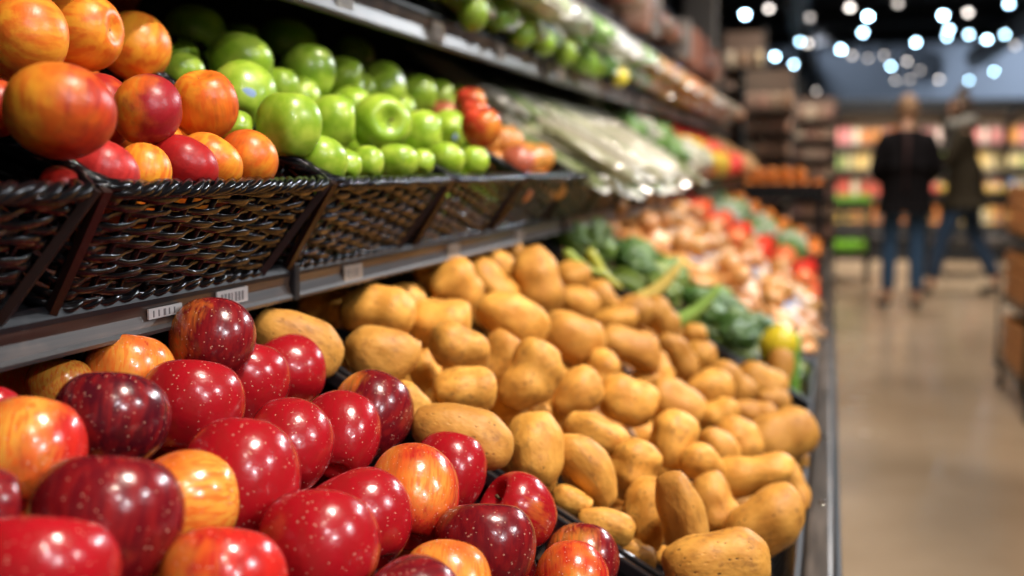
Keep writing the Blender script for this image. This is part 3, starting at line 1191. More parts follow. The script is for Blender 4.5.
def build_basket():
    n = 34           # stakes round the basket
    rows = 14
    a = Acc()
    for i in range(rows):
        z = (i + 0.7) / (rows + 1.1)
        pts, rad = [], []
        m = n * 7
        ph = (i % 2) * PI + rnd.uniform(-.2, .2)
        for j in range(m):
            s = j / m
            w = PI * n * s + ph
            zz = z + 0.012 * math.sin(2 * PI * s * 9 + i * 1.7) + 0.006 * math.sin(2 * PI * s * 23 + i * 2.3)
            pts.append(basket_pt(s, zz, 0.0021 * math.tanh(1.8 * math.sin(w))))
            rad.append((0.0012, 0.0032 + 0.0005 * math.sin(2 * PI * s * 23 + i * 2.1)))
        a.tube(pts, rad, 8, True)
    weave = a.mesh('basket_weave', M['wicker'])
    a = Acc()
    for k in range(n):
        s = (k + 0.5) / n
        a.tube([basket_pt(s, z, 0) for z in (0.0, .25, .5, .75, .98)], (0.0024, 0.0012), 6)
    stakes = a.mesh('basket_stakes', M['wicker'])
    # braided rim: three strands chasing each other round a rope
    a = Acc()
    turns = 17
    for st in range(5):
        pts, rad = [], []
        m = turns * 10
        for j in range(m):
            s = j / m
            w = 2 * PI * turns * s + st * 2 * PI / 5 + .35 * math.sin(2 * PI * s * 11 + st * 2)
            p = basket_pt(s, 0.985 + 0.034 * math.sin(w), 0.0050 * math.cos(w))
            pts.append(p)
            k = 1 + .25 * math.sin(2 * PI * s * 37 + st)
            rad.append((0.0037 * k, 0.0034))
        a.tube(pts, rad, 7, True)
    rim = a.mesh('basket_rim', M['wicker'])
    a = Acc()
    turns = 26
    for st in range(2):
        m = turns * 8
        pts = [basket_pt(j / m, 0.035 + 0.02 * math.sin(2 * PI * turns * j / m + st * PI), 0.003 * math.cos(2 * PI * turns * j / m + st * PI)) for j in range(m)]
        a.tube(pts, 0.003, 6, True)
    foot = a.mesh('basket_foot', M['wicker'])
    bb = bmesh.new()
    box(bb, -BD + .004, -.004, .026, BL - .026, .0005, .004)
    floor_ = bpy.data.meshes.new('basket_floor')
    bb.to_mesh(floor_)
    bb.free()
    floor_.materials.append(M['wicker'])
    posts = []
    for (xs, ys) in ((1, 0), (1, 1), (-1, 0), (-1, 1)):
        a = Acc()
        pp = []
        for z in (0.0, .5, 1.0):
            fl = .022 * z
            y = (.022 - fl * .95 + .003) if ys == 0 else (BL - .022 + fl * .95 - .003)
            x = (.010 * z - .003) if xs > 0 else (-BD - .005 * z + .003)
            pp.append((x + .004 * xs, y + (.003 if ys else -.003), z * BH))
        a.tube(pp, (.0045, .0045), 4)
        posts.append(a.mesh('basket_corner_post', M['post'], False))
    return weave, stakes, rim, foot, floor_, posts


BK = build_basket()


def basket(y0, label, group=None):
    root = empty('wicker_basket', (MID[1], y0, MID[0]), (0, ALPHA, 0))
    tag(root, label, 'basket', group)
    w = obj('woven_side', BK[0], None, root)
    obj('stakes', BK[1], None, w)
    obj('braided_rim', BK[2], None, root)
    obj('braided_foot', BK[3], None, root)
    obj('basket_floor', BK[4], None, root)
    for p in BK[5]:
        obj('corner_post', p, None, root)
    return root


PITCH = 0.360
BY0 = 0.666
blab = {-1: 'black woven basket cut off by the left edge', 0: 'black woven basket full of nectarines', 1: 'black woven basket holding the nearest green apples',
        2: 'second black woven basket of green apples, right of the first', 3: 'black woven basket of onions after the green apples',
        4: 'black woven basket under the first long pale vegetable bags'}
for k in range(-1, 18):
    if k in blab:
        basket(BY0 + k * PITCH, blab[k])
    else:
        basket(BY0 + k * PITCH, 'blurred black woven basket farther along the middle shelf', 'far baskets on the middle shelf')


# ------------------------------------------------------------------ produce kinds for the blurred part
def long_veg(name, r0, r1, bend, n=14, m=12, tip=0.25):
    a = Acc()
    pts, rad = [], []
    for i in range(n + 1):
        u = i / n
        x = -1 + 2 * u
        r = (r0 + (r1 - r0) * u) * (1 - abs(x) ** 6) ** 0.5 if 0 < i < n else 0.02
        pts.append(V((x, bend * (1 - x * x), 0)))
        rad.append(max(r, .01))
    a.tube(pts, rad, m)
    return a.mesh(name, M['veg'])


CUKE = [long_veg('courgette_body', .17, .19, .10), long_veg('courgette_body', .16, .20, -.14)]
SQUASH = long_veg('squash_body', .10, .30, .22)
CARROT = long_veg('carrot_body', .05, .15, .02)
END = (lambda a: (a.tube([(.96, 0, 0), (1.04, .01, 0), (1.12, .0, 0)], [.07, .05, .06], 7), a)[1])(Acc()).mesh('veg_end', M['stem'])
TOM = revolve('tomato_body', fruit_profile(0.12, 0.03, 0.35, 0.2, 0.0, 18), 20, M['veg'], lambda w, z: .02 * math.cos(5 * w))
BALL = revolve('round_fruit_body', fruit_profile(0.05, 0.02, 0.3, 0.2, 0.0, 18), 20, M['veg'])
ONION = revolve('onion_body', [(0, 1.15), (.06, 1.05), (.12, .92)] + [(math.sin(t) * .99, math.cos(t) * .86) for t in [PI * (k + 1.2) / 14 for k in range(12)]] + [(0, -.88)], 20, M['veg'])


def pepper_mesh():
    prof = fruit_profile(0.22, 0.12, 0.35, 0.30, 0.12, 20)
    return revolve('pepper_body', prof, 24, M['veg'], lambda w, z: .07 * math.cos(3 * w + .5) * (1 - .2 * z))


PEPPER = pepper_mesh()


def star_leaf():
    a = Acc()
    for k in range(5):
        w = 2 * PI * k / 5
        a.tube([(0, 0, .86), (.25 * math.cos(w), .25 * math.sin(w), .97), (.42 * math.cos(w), .42 * math.sin(w), .93)], [(.04, .02), (.06, .015), (.01, .005)], 5)
    a.tube([(0, 0, .8), (.02, 0, 1.0), (.06, 0, 1.18)], .04, 6)
    return a.mesh('green_calyx', M['leaf'])


STAR = star_leaf()


def lumpy(name, seed, m, flat=0.6, amp=.22, sub=3, crease=0.0, sx=1.0, e=0.6):
    bb = bmesh.new()
    bmesh.ops.create_icosphere(bb, subdivisions=sub, radius=1)
    off = V((seed * 3.1, seed * 7.7, 0))
    for v in bb.verts:
        nn = v.co.normalized()
        # bag: squared-off pillow
        p = V((math.copysign(abs(nn.x) ** e, nn.x), math.copysign(abs(nn.y) ** e, nn.y), nn.z * flat))
        k = 1 + amp * noise.noise(nn * 2.6 + off) + crease * noise.noise(nn * 7 + off)
        p = V((p.x * k * sx, p.y * k, p.z * k))
        v.co = p
    me = bpy.data.meshes.new(name)
    bb.to_mesh(me)
    bb.free()
    me.shade_smooth()
    me.materials.append(m)
    return me


PILLOW = [lumpy('pillow_bag_body', s, M['film'], .45, .18, 4, .09) for s in range(3)]
NETBAG = [lumpy('net_bag_body', s + 9, M['net'], .7, .42, 4, .05) for s in range(3)]
HEAD = [lumpy('vegetable_head', s + 20, M['leaf'], .95, .30, 4, .30, 1.0, 1.0) for s in range(3)]


def seal_mesh():
    bb = bmesh.new()
    for sx in (1,):
        vs = []
        for j in range(13):
            y = -.78 + 1.56 * j / 12
            for (dx, dz) in ((0.86, -.012), (1.14, -.012), (1.14, .012), (.86, .012)):
                vs.append(bb.verts.new((sx * dx + (0.02 if j % 2 else -.02) * sx, y, dz + (.03 if j % 2 else -.03))))
        for j in range(12):
            for q in range(4):
                bb.faces.new((vs[j * 4 + q], vs[j * 4 + (q + 1) % 4], vs[j * 4 + 4 + (q + 1) % 4], vs[j * 4 + 4 + q]))
    me = bpy.data.meshes.new('bag_seal')
    bmesh.ops.recalc_face_normals(bb, faces=bb.faces)
    bb.to_mesh(me)
    bb.free()
    me.materials.append(M['film'])
    return me


SEAL = seal_mesh()


def knot_mesh():
    a = Acc()
    a.tube([(.85, 0, 0), (1.0, 0, .05), (1.12, .02, .08), (1.35, .05, .12)], [.30, .10, .08, .22], 10)
    return a.mesh('bag_knot', M['net'])


KNOT = knot_mesh()


def label_patch(w, h, z, m):
    bb = bmesh.new()
    vs = {}
    n = 4
    for i in range(n + 1):
        for j in range(n + 1):
            x, y = (i / n - .5) * w, (j / n - .5) * h
            vs[i, j] = bb.verts.new((x, y, z - .12 * (x * x + y * y)))
    for i in range(n):
        for j in range(n):
            bb.faces.new((vs[i, j], vs[i + 1, j], vs[i + 1, j + 1], vs[i, j + 1]))
    me = bpy.data.meshes.new('front_label')
    bb.to_mesh(me)
    bb.free()
    me.materials.append(m)
    return me


LBL = {'w': label_patch(.8, .55, .56, M['lbl']), 'b': label_patch(.35, .2, .59, M['blue_ink']), 'r': label_patch(.7, .4, .56, M['red_ink'])}
NLBL = {'w': label_patch(.62, .5, .96, M['lbl']), 'b': label_patch(.4, .16, .985, M['blue_ink'])}

TILT3 = Matrix.Rotation(ALPHA, 3, 'Y')


def slope_pt(pl, x, y, off):
    return V((x, y, pl[0] - S * (x - pl[1]))) + NV * off


def place(name, me, P, R3, sc, color, label, cat, group, kids=()):
    o = obj(name, me)
    set_mat(o, P, R3, sc)
    o.color = (*color, 1) if len(color) == 3 else color
    tag(o, label, cat, group)
    for (kn, km, kc) in kids:
        c = obj(kn, km, None, o)
        c.color = (*kc, 1) if kc else o.color
    return o


def rz(a):
    return Matrix.Rotation(a, 3, 'Z')


def ry(a):
    return Matrix.Rotation(a, 3, 'Y')


def rx(a):
    return Matrix.Rotation(a, 3, 'X')


def heap(pl, xr, yr, dx, dy, off, fn, jit=.25, layers=1, lz=.03):
    """staggered rows of things over a piece of the slope"""
    for L in range(layers):
        nx = max(1, int(round((xr[1] - xr[0]) / dx)) - L)
        ny = max(1, int(round((yr[1] - yr[0]) / dy)) - L)
        for i in range(nx):
            for j in range(ny):
                x = xr[0] + (i + .5 + .5 * L) * dx + rnd.uniform(-jit, jit) * dx * .4
                y = yr[0] + (j + .5 + .5 * L + (.5 if i % 2 else 0) * (1 if L == 0 else 0)) * dy + rnd.uniform(-jit, jit) * dy * .4
                if y > yr[1]:
                    continue
                fn(slope_pt(pl, x, y, off + L * lz), x, y)


def vary(c, k=.18):
    f = rnd.uniform(1 - k, 1 + k)
    return tuple(min(1, max(0, v * f * rnd.uniform(1 - k * .4, 1 + k * .4))) for v in c)


# -- crate 3: courgettes, cucumbers and yellow squash behind the potatoes
def cuke(P, x, y):
    c = vary(rnd.choice(((.06, .11, .01), (.13, .19, .02), (.04, .07, .01), (.24, .30, .06))), .25)
    place('courgette', rnd.choice(CUKE), P, TILT3 @ rz(rnd.uniform(-.5, .5)) @ rx(rnd.uniform(0, 6)), (.070, .080, .080), c,
          'green courgette lying in the crate behind the potatoes', 'courgette', 'courgettes behind the potatoes', [('end_stub', END, (.3, .3, .1))])


heap(LOW, (-.62, -.04), (2.31, 2.74), .15, .036, -.03, cuke, .3, 1)
heap(LOW, (-.60, -.06), (2.33, 2.72), .17, .040, -.0, cuke, .4, 1)
for (px, py, ang, sz, c, lab) in ((606, 268, 50, .075, (.55, .55, .05), 'small yellow-green squash at the far left edge of the potatoes'),
                                  (655, 282, -40, .11, (.82, .62, .16), 'pale yellow crookneck squash slanting up beside the potatoes'),
                                  (690, 306, -35, .11, (.30, .50, .10), 'light green long squash right of the pale yellow one'),
                                  (586, 262, 30, .07, (.35, .45, .06), 'yellow-green squash beside the top of the potato pile')):
    t = on_plane(px, py, LOW, .055)
    P = CAM + ray(px, py) * t
    w = math.radians(ang)
    ax = RT * math.cos(w) - UP * math.sin(w)
    place('squash', SQUASH, P, frame(-ax, -FW), (sz * .62, sz * .55, sz * .55), c, lab, 'squash', None, [('end_stub', END, (.3, .3, .1))])
t = on_plane(778, 345, LOW, .05)
sqr = place('round_squash', BALL, CAM + ray(778, 345) * t, TILT3, (.036, .036, .039), (.80, .62, .03), 'round bright yellow squash standing at the right end of the greens', 'squash', None, [('stem', STEM, None)])
t = on_plane(779, 372, LOW, .02)
place('sweet_potato', POT[3], CAM + ray(779, 372) * t, frame(UP * .9 + RT * .2, -FW), (.045, .026, .026), (1, 1, 1), 'brown tuber standing right under the yellow round squash', 'tuber', None)
t = on_plane(796, 372, LOW, .02)
place('cucumber', CUKE[0], CAM + ray(796, 372) * t, frame(UP, -FW), (.08, .09, .09), (.16, .36, .05), 'upright green cucumber by the crate wall next to the yellow squash', 'cucumber', None, [('end_stub', END, (.3, .3, .1))])


def bunch(P, x, y):
    place('leafy_bunch', rnd.choice(HEAD), P, TILT3 @ rz(rnd.uniform(0, 6)), (.034, .046, .028), vary(rnd.choice(((.10, .20, .03), (.22, .30, .06), (.05, .12, .02))), .25),
          'leafy green bunch lying on the courgettes', 'leafy greens', 'leafy bunches behind the potatoes')


heap(LOW, (-.60, -.10), (2.34, 2.74), .10, .095, .02, bunch, .9, 1)


# -- crate 4: net bags of onions and potatoes with labels
def netbag(P, x, y):
    c = vary(rnd.choice(((.74, .40, .13), (.64, .30, .08), (.78, .50, .26), (.48, .20, .06))), .12)
    lab = rnd.random() < .55
    kids = [('bag_knot', KNOT, vary((.8, .5, .25)))]
    if lab:
        kids += [('paper_label', NLBL['w'], None), ('blue_print', NLBL['b'], None)]
    place('net_bag', rnd.choice(NETBAG), P, TILT3 @ rz(rnd.uniform(2.2, 4)) @ ry(rnd.uniform(-.2, .2)), (.085, .072, .060), c,
          'orange net bag of onions piled behind the courgettes', 'net bag', 'net bags in the low display', kids)


heap(LOW, (-.62, -.06), (2.80, 3.92), .115, .15, -.005, netbag, .3, 1)


def loose(P, x, y, c=(.55, .25, .08), s=.030):
    place('onion', ONION, P, rx(rnd.uniform(-1, 1)) @ ry(rnd.uniform(-1, 1)), (s, s, s), vary(c), 'brown onion lying loose among the net bags', 'onion', 'loose onions by the net bags')


heap(LOW, (-.60, -.05), (2.82, 3.90), .10, .13, .062, loose, .6, 1)


# -- crate 5: tomatoes
def tomato(P, x, y):
    c = vary(rnd.choice(((.75, .03, .02), (.80, .06, .02), (.85, .22, .08), (.60, .02, .015))), .15)
    place('tomato', TOM, P, rx(rnd.uniform(-1, 1)) @ ry(rnd.uniform(-1, 1)), (.036, .036, .031), c,
          'red tomato in the heap beyond the net bags', 'tomato', 'tomatoes in the low display', [('green_calyx', STAR, (.1, .3, .05))])


heap(LOW, (-.62, -.04), (4.0, 4.72), .075, .078, -.02, tomato, .3, 2, .05)
t = on_plane(811, 283, LOW, .06)


# -- crate 6: wrapped cabbages and cauliflower, crate 7: oranges
def cabb(P, x, y):
    w = rnd.random() < .4
    c = vary((.45, .45, .36) if w else (.10, .22, .05), .2)
    place('cabbage', rnd.choice(HEAD), P, TILT3 @ rz(rnd.uniform(0, 6)), (.062, .062, .056), c,
          'wrapped head of green cabbage beyond the tomatoes', 'cabbage', 'wrapped heads beyond the tomatoes')


heap(LOW, (-.62, -.05), (4.80, 5.92), .13, .135, 0.0, cabb, .3, 1)


def orange(P, x, y, lab='orange in the heap at the far end of the low display', grp='oranges at the far end', col=(.85, .24, .03)):
    place('orange', BALL, P, rx(rnd.uniform(-1, 1)), (.038, .038, .037), vary(col), lab, 'orange', grp)


heap(LOW, (-.62, -.04), (6.0, 7.14), .085, .085, -.02, lambda P, x, y: orange(P, x, y) if x < -.2 or rnd.random() < .6 else None, .3, 1)

# ------------------------------------------------------------------ middle shelf, farther baskets
RIM = .10


def onion2(P, x, y):
    c = vary(rnd.choice(((.75, .30, .06), (.70, .20, .07), (.62, .16, .08))), .15)
    place('onion', ONION, P, rx(rnd.uniform(-1, 1)) @ ry(rnd.uniform(-1, 1)), (.028, .028, .027), c, 'orange-brown onion in the basket right of the green apples', 'onion', 'onions in the middle shelf baskets')


heap(MID, (-.78, -.455), (1.82, 2.14), .060, .060, .065, onion2, .3, 2, .035)
for (px, py, s) in ((470, 104, .024), (481, 128, .027), (475, 116, .022)):
    t = on_plane(px, py, MID, .15)
    place('red_apple', apple_meshes[0], CAM + ray(px, py) * t, rx(.3), (s, s, s * .9), (.55, .05, .02, .5), 'blurred red and yellow apple standing at the end of the green apples', 'apple', 'red apples beside the green ones', [('stem', STEM, None)])


def whitebag(P, x, y):
    c = vary(rnd.choice(((.40, .37, .26), (.34, .32, .18), (.42, .39, .31), (.20, .25, .09))), .12)
    place('vegetable_bag', rnd.choice(PILLOW), P, TILT3 @ rz(rnd.uniform(-.15, .15)) @ rx(rnd.uniform(-.4, .4)), (.110, .026, .034), c,
          'long clear bag of pale vegetables lying on the middle shelf', 'bag', 'pale vegetable bags on the middle shelf',
          [('bag_seal', SEAL, (.8, .8, .76))])


heap(MID, (-.84, -.44), (2.18, 3.45), .19, .058, .095, whitebag, .4, 1)
heap(MID, (-.82, -.48), (2.18, 3.45), .19, .075, .135, whitebag, .6, 1)


def cauli(P, x, y):
    w = rnd.random() < .6
    place('cauliflower', rnd.choice(HEAD), P, TILT3 @ rz(rnd.uniform(0, 6)), (.066, .066, .060), vary((.45, .43, .34) if w else (.14, .26, .06), .12),
          'pale wrapped cauliflower head after the long bags', 'cauliflower', 'cauliflowers on the middle shelf')


heap(MID, (-.86, -.44), (3.50, 4.40), .13, .14, .12, cauli, .3, 1)


def pepper(P, x, y):
    c = vary((.80, .55, .06) if y < 5.1 and x > -.62 else (.80, .04, .03), .12)
    place('bell_pepper', PEPPER, P, rx(rnd.uniform(-.8, .8)) @ ry(rnd.uniform(-.8, .8)), (.042, .042, .048), c,
          'red or yellow bell pepper heaped on the middle shelf', 'bell pepper', 'bell peppers on the middle shelf', [('stem', STEM, None)])


heap(MID, (-.84, -.46), (4.45, 6.0), .095, .095, .12, pepper, .3, 1)
heap(MID, (-.84, -.46), (6.05, 7.1), .12, .13, .12, lambda P, x, y: place('net_bag', rnd.choice(NETBAG), P, TILT3 @ rz(rnd.uniform(0, 6)), (.07, .06, .055), vary((.75, .40, .16)), 'orange-brown net bag at the far end of the middle shelf', 'net bag', 'net bags at the far end of the middle shelf', [('bag_knot', KNOT, (.8, .5, .25))]), .3, 1)


# ------------------------------------------------------------------ upper shelf: salad bags, limes, bread-coloured bags
def salad(P, x, y):
    if y < 2.3:
        c = rnd.choice(((.25, .45, .06), (.36, .52, .12), (.60, .66, .35)))
    elif y < 3.4:
        c = rnd.choice(((.14, .36, .04), (.60, .45, .12), (.66, .68, .60), (.22, .42, .08), (.5, .5, .45)))
    elif y < 3.9:
        c = rnd.choice(((.12, .30, .05), (.50, .10, .06), (.66, .62, .55)))
    elif y < 5.4:
        c = rnd.choice(((.70, .34, .14), (.70, .40, .20), (.62, .25, .08)))
    else:
        c = rnd.choice(((.50, .34, .19), (.42, .36, .27), (.55, .27, .15)))
    kids = [('bag_seal', SEAL, (.8, .8, .76))]
    q = rnd.random()
    if q < .45:
        kids.append(('paper_label', LBL['w'], None))
        if q < .2:
            kids.append(('blue_print', LBL['b'], None))
    elif q < .55:
        kids.append(('paper_label', LBL['r'], None))
    if y < 3.9:
        nm, lab, grp = 'salad_bag', 'clear bag of green salad leaves on the upper shelf', 'salad bags on the upper shelf'
    else:
        nm, lab, grp = 'carrot_bag', 'clear bag with orange contents on the far part of the upper shelf', 'orange bags on the upper shelf'
    place(nm, rnd.choice(PILLOW), P, TILT3 @ rz(rnd.uniform(-.4, .4)) @ rx(rnd.uniform(-.3, .3)), (.062, .050, .060), vary(c, .2), lab, 'bag', grp, kids)


heap(UPP, (-.92, -.56), (1.0, 7.0), .115, .095, .04, salad, .4, 1)
heap(UPP, (-.90, -.58), (1.1, 7.0), .12, .11, .10, salad, .6, 1)


def lime(P, x, y):
    place('lime', BALL, P, rx(rnd.uniform(-1, 1)), (.024, .024, .028), vary((.30, .50, .05) if rnd.random() < .88 else (.75, .6, .05)), 'small lime or lemon lying between bags at the front of the upper shelf', 'lime', 'limes on the upper shelf')


heap(UPP, (-.64, -.56), (1.5, 3.2), .05, .085, .028, lambda P, x, y: lime(P, x, y) if rnd.random() < .35 else None, .4, 1)


# ------------------------------------------------------------------ third shelf: packs
def pack_mesh():
    bb = bmesh.new()
    box(bb, -1, 1, -1, 1, -1, 1, .12)
    me = bpy.data.meshes.new('pack_body')
    bb.to_mesh(me)
    bb.free()
    me.materials.append(M['card'])
    return me


PACK = pack_mesh()
PWIN = (lambda bb: (box(bb, -.62, .62, -1.03, 1.03, -.45, .5), box(bb, -1.03, 1.03, -.62, .62, -.45, .5), bb)[2])(bmesh.new())
PWM = bpy.data.meshes.new('pack_window')
PWIN.to_mesh(PWM)
PWIN.free()
PWM.materials.append(M['lbl'])


def pack(P, x, y, base=TOP):
    c = vary(rnd.choice(((.28, .10, .08), (.34, .20, .14), (.34, .26, .19), (.22, .19, .18), (.18, .21, .26), (.36, .13, .08))), .15)
    place('snack_pack', rnd.choice(PILLOW + [PACK]), P, TILT3 @ ry(-.5) @ rz(rnd.uniform(-.2, .2)), (.060, .055, .080), c,
          'small pinkish or beige pack standing on the highest shelf', 'pack', 'packs on the highest shelf', [('front_label', LBL['w'], None)] if rnd.random() < .3 else ())


heap(TOP, (-.88, -.62), (1.3, 7.0), .13, .125, .075, pack, .3, 1)


# ------------------------------------------------------------------ room
def slab(name, x0, x1, y0, y1, z0, z1, m, label=None):
    bb = bmesh.new()
    box(bb, x0, x1, y0, y1, z0, z1)
    o = obj(name, bb, m)
    o['kind'] = 'structure'
    return o


slab('floor', -7, 9, -4, 34, -.1, 0, M['floor'])
slab('ceiling', -7, 9, -4, 34, 4.4, 4.5, M['ceil'])
slab('wall_back', -7, 9, 33, 33.2, 0, 4.4, M['wall'])
slab('wall_left', -7.2, -7, -4, 34, 0, 4.4, M['wall'])
slab('wall_right', 9, 9.2, -4, 34, 0, 4.4, M['wall'])
for i, y in enumerate((14, 18, 22, 26, 30)):
    slab('trim_%d' % (i + 1), -6.9, 8.9, y, y + .25, 4.1, 4.4, M['ceil'])
# ducts hanging under the ceiling
for i, (x, r, lab) in enumerate(((-.6, .22, 'round metal duct under the dark ceiling, left of the aisle'), (3.4, .26, 'round metal duct under the dark ceiling, right of the aisle'))):
    a = Acc()
    pts = []
    for k in range(40):
        y = 13 + k * .48
        pts.append(V((x, y, 3.84)))
    a.tube(pts, [r if k % 4 else r * 1.05 for k in range(40)], 20)
    o = obj('ceiling_duct', a.mesh('ceiling_duct', M['duct']))
    tag(o, lab, 'duct')

b = bmesh.new()
p = at_y(700, 60, 7.9)
box(b, p.x - .10, p.x + .10, 7.8, 8.0, 0, 4.4, .01)
o = obj('support_column', b, M['column'])
tag(o, 'square grey column rising to the ceiling behind the far end of the shelves', 'column')

# ceiling lamps: spot heads on rods. px, py, brightness
LAMPS = [(745, 14, 3), (868, 16, 3), (863, 32, 2), (841, 49, 3), (775, 56, 2.6), (794, 64, 2.2), (789, 74, 1.2), (800, 41, 1.2), (808, 43, 1.0), (769, 8, .8), (850, 7, 1),
         (852, 55, .6), (868, 58, .35), (891, 66, 1.8), (895, 80, .6), (910, 79, .5), (916, 42, 2.2), (907, 61, .7), (943, 15, 3), (949, 29, 1.6),
         (947, 36, 1.3), (968, 12, .9), (969, 34, 1.4), (987, 39, 2.4), (1005, 34, 1.2), (1009, 3, 1.4), (1015, 45, .4), (939, 79, 1.0), (969, 80, 1.3), (994, 71, 1.5),
         (816, 91, .6), (763, 45, .35), (810, 17, .3), (898, 3, .3), (884, 55, .4), (920, 70, .35)]
a = Acc()
a.tube([(0, 0, .055), (0, 0, .05), (0, 0, -.05), (0, 0, -.055)], [.03, .062, .068, .060], 16)
HOUS = a.mesh('lamp_housing', M['black_steel'])
GLOW = {}
for (_, _, s) in LAMPS:
    if s not in GLOW:
        GLOW[s] = mat('lamp_glow', (1, 1, 1), .5, 0, (.45, .76, 1.0) if s > 1 else (.95, .85, .78), s * (13 if s > 1 else 7))
bulb = revolve('lamp_bulb', [(0, .03), (.02, .026), (.036, .0), (.033, -.02), (.018, -.034), (0, -.037)], 16)
a = Acc()
a.tube([(0, 0, .05), (0, 0, 1)], .012, 6)
for i, (px, py, s) in enumerate(LAMPS):
    z = 3.35 if py > 12 else 3.3
    r = ray(px, py)
    t = (z - CAM.z) / r.z
    if t * r.y > 32:
        t = 31.5 / r.y
    P = CAM + r * t
    root = empty('ceiling_lamp', P)
    tag(root, 'bright blue-white ceiling spot lamp hanging under the dark ceiling' if s > 1 else 'dim warm ceiling spot lamp hanging under the dark ceiling', 'lamp',
        'bright ceiling spot lamps' if s > 1 else 'dim ceiling spot lamps')
    h = obj('lamp_housing', HOUS, None, root)
    h.location = (0, 0, .07)
    me = bulb.copy()
    me.materials.append(GLOW[s])
    bo = obj('lamp_bulb', me, None, root)
    a2 = Acc()
    a2.tube([(0, 0, .10), (0, 0, 4.4 - P.z)], .01, 6)
    obj('hanging_rod', a2.mesh('rod', M['black_steel']), None, root)

# ------------------------------------------------------------------ refrigerated wall of lit shelves far down the aisle
FY = 16.0
GL = mat('case_light', (1, 1, 1), .5, 0, (1.0, .85, .65), 5)
CASEB = mat('case_back_panel', (.30, .22, .16), .6)


def carton():
    bb = bmesh.new()
    box(bb, -1, 1, -1, 1, 0, 1.5, .06)
    vs = box(bb, -1, 1, -.12, .12, 1.5, 2.0)
    me = bpy.data.meshes.new('carton_body')
    for v in bb.verts:
        if v.co.z > 1.7:
            v.co.x *= .96
    bb.to_mesh(me)
    bb.free()
    me.materials.append(M['card'])
    return me


CARTON = carton()
BOTTLE = revolve('bottle_body', [(0, 0), (.9, .0), (1, .1), (1, 1.2), (.8, 1.5), (.35, 1.75), (.33, 1.95), (0, 1.96)], 16, M['card'])
CAP = revolve('bottle_cap', [(0, 1.93), (.4, 1.93), (.4, 2.1), (.36, 2.14), (0, 2.14)], 12, M['card'])
for ci in range(5):
    x0 = -2.9 + ci * 1.45
    root = empty('refrigerated_case', (x0, FY, 0))
    tag(root, ['first', 'second', 'third', 'fourth', 'fifth'][ci] + ' lit refrigerated case from the left at the far end of the aisle', 'fridge')
    bb = bmesh.new()
    box(bb, 0, 1.44, .60, .66, 0, 2.0)
    obj('back_panel', bb, CASEB, root)
    for xx in (0, 1.41):
        bb = bmesh.new()
        box(bb, xx, xx + .03, 0, .60, 0, 2.0)
        obj('side_panel', bb, M['black_steel'], root)
    bb = bmesh.new()
    box(bb, 0, 1.44, -.02, .60, 1.93, 2.02, .01)
    box(bb, 0, 1.44, -.02, .0, 1.86, 1.95)
    obj('canopy', bb, M['black_steel'], root)
    bb = bmesh.new()
    box(bb, .05, 1.39, .05, .09, 1.90, 1.93)
    obj('light_tube', bb, GL, root)
    bb = bmesh.new()
    box(bb, 0, 1.44, -.06, .60, 0, .42, .02)
    obj('base_tank', bb, M['black_steel'], root)
    for zz in (.55, .30):
        a = Acc()
        a.tube([(0, -.10, zz), (1.44, -.10, zz)], .02, 8)
        obj('bumper_bar', a.mesh('bumper_bar', M['edge']), None, root)
    for k, z in enumerate((.46, .80, 1.14, 1.46)):
        bb = bmesh.new()
        box(bb, .03, 1.41, .05, .60, z - .02, z)
        box(bb, .03, 1.41, .03, .05, z - .035, z + .015)
        sh = obj('case_shelf', bb, M['edge'], root)
        bb = bmesh.new()
        box(bb, .06, 1.38, .06, .09, z - .032, z - .021)
        obj('shelf_light', bb, GL, sh)
        x = .07
        while x < 1.36:
            pal = [((.75, .25, .05), (.85, .55, .15), (.9, .75, .45)), ((.20, .35, .65), (.75, .65, .5), (.65, .12, .08)), ((.85, .6, .2), (.35, .5, .15), (.8, .7, .35)), ((.85, .35, .10), (.8, .3, .3), (.85, .75, .6))][k]
            c = vary(rnd.choice(pal), .2)
            if rnd.random() < .16:
                x += .07
                continue
            if (int(x * 3) + k) % 2:
                w = .045
                place('carton', CARTON, V((x0 + x + w, FY + .16, z)), rz(0), (w * .95, .045, .115), c, 'coloured drink carton on a lit far shelf', 'carton', 'cartons in the lit cases')
            else:
                w = .038
                place('bottle', BOTTLE, V((x0 + x + w, FY + .16, z)), rz(0), (w * .95, w * .95, .12), c, 'coloured bottle on a lit far shelf', 'bottle', 'bottles in the lit cases', [('bottle_cap', CAP, vary((.8, .8, .8)))])
            x += w * 2 + .012

# ------------------------------------------------------------------ produce table with crates left of the first person
def table(x0, x1, y0, y1, h, label):
    root = empty('produce_table', ((x0 + x1) / 2, (y0 + y1) / 2, 0))
    tag(root, label, 'table')
    w, d = (x1 - x0) / 2, (y1 - y0) / 2
    bb = bmesh.new()
    box(bb, -w, w, -d, d, h - .04, h, .005)
    for zz in (h + .06,):
        box(bb, -w, w, -d, -d + .02, h, zz)
        box(bb, -w, w, d - .02, d, h, zz)
        box(bb, -w, -w + .02, -d, d, h, zz)
        box(bb, w - .02, w, -d, d, h, zz)
    obj('table_top', bb, M['black_steel'], root)
    bb = bmesh.new()
    box(bb, -w + .03, w - .03, -d + .03, d - .03, h * .38, h * .38 + .03)
    obj('lower_shelf', bb, M['black_steel'], root)
    for sx in (-1, 1):
        for sy in (-1, 1):
            bb = bmesh.new()
            box(bb, sx * (w - .03) - .02, sx * (w - .03) + .02, sy * (d - .03) - .02, sy * (d - .03) + .02, 0, h - .04)
            obj('leg', bb, M['black_steel'], root)
    return root


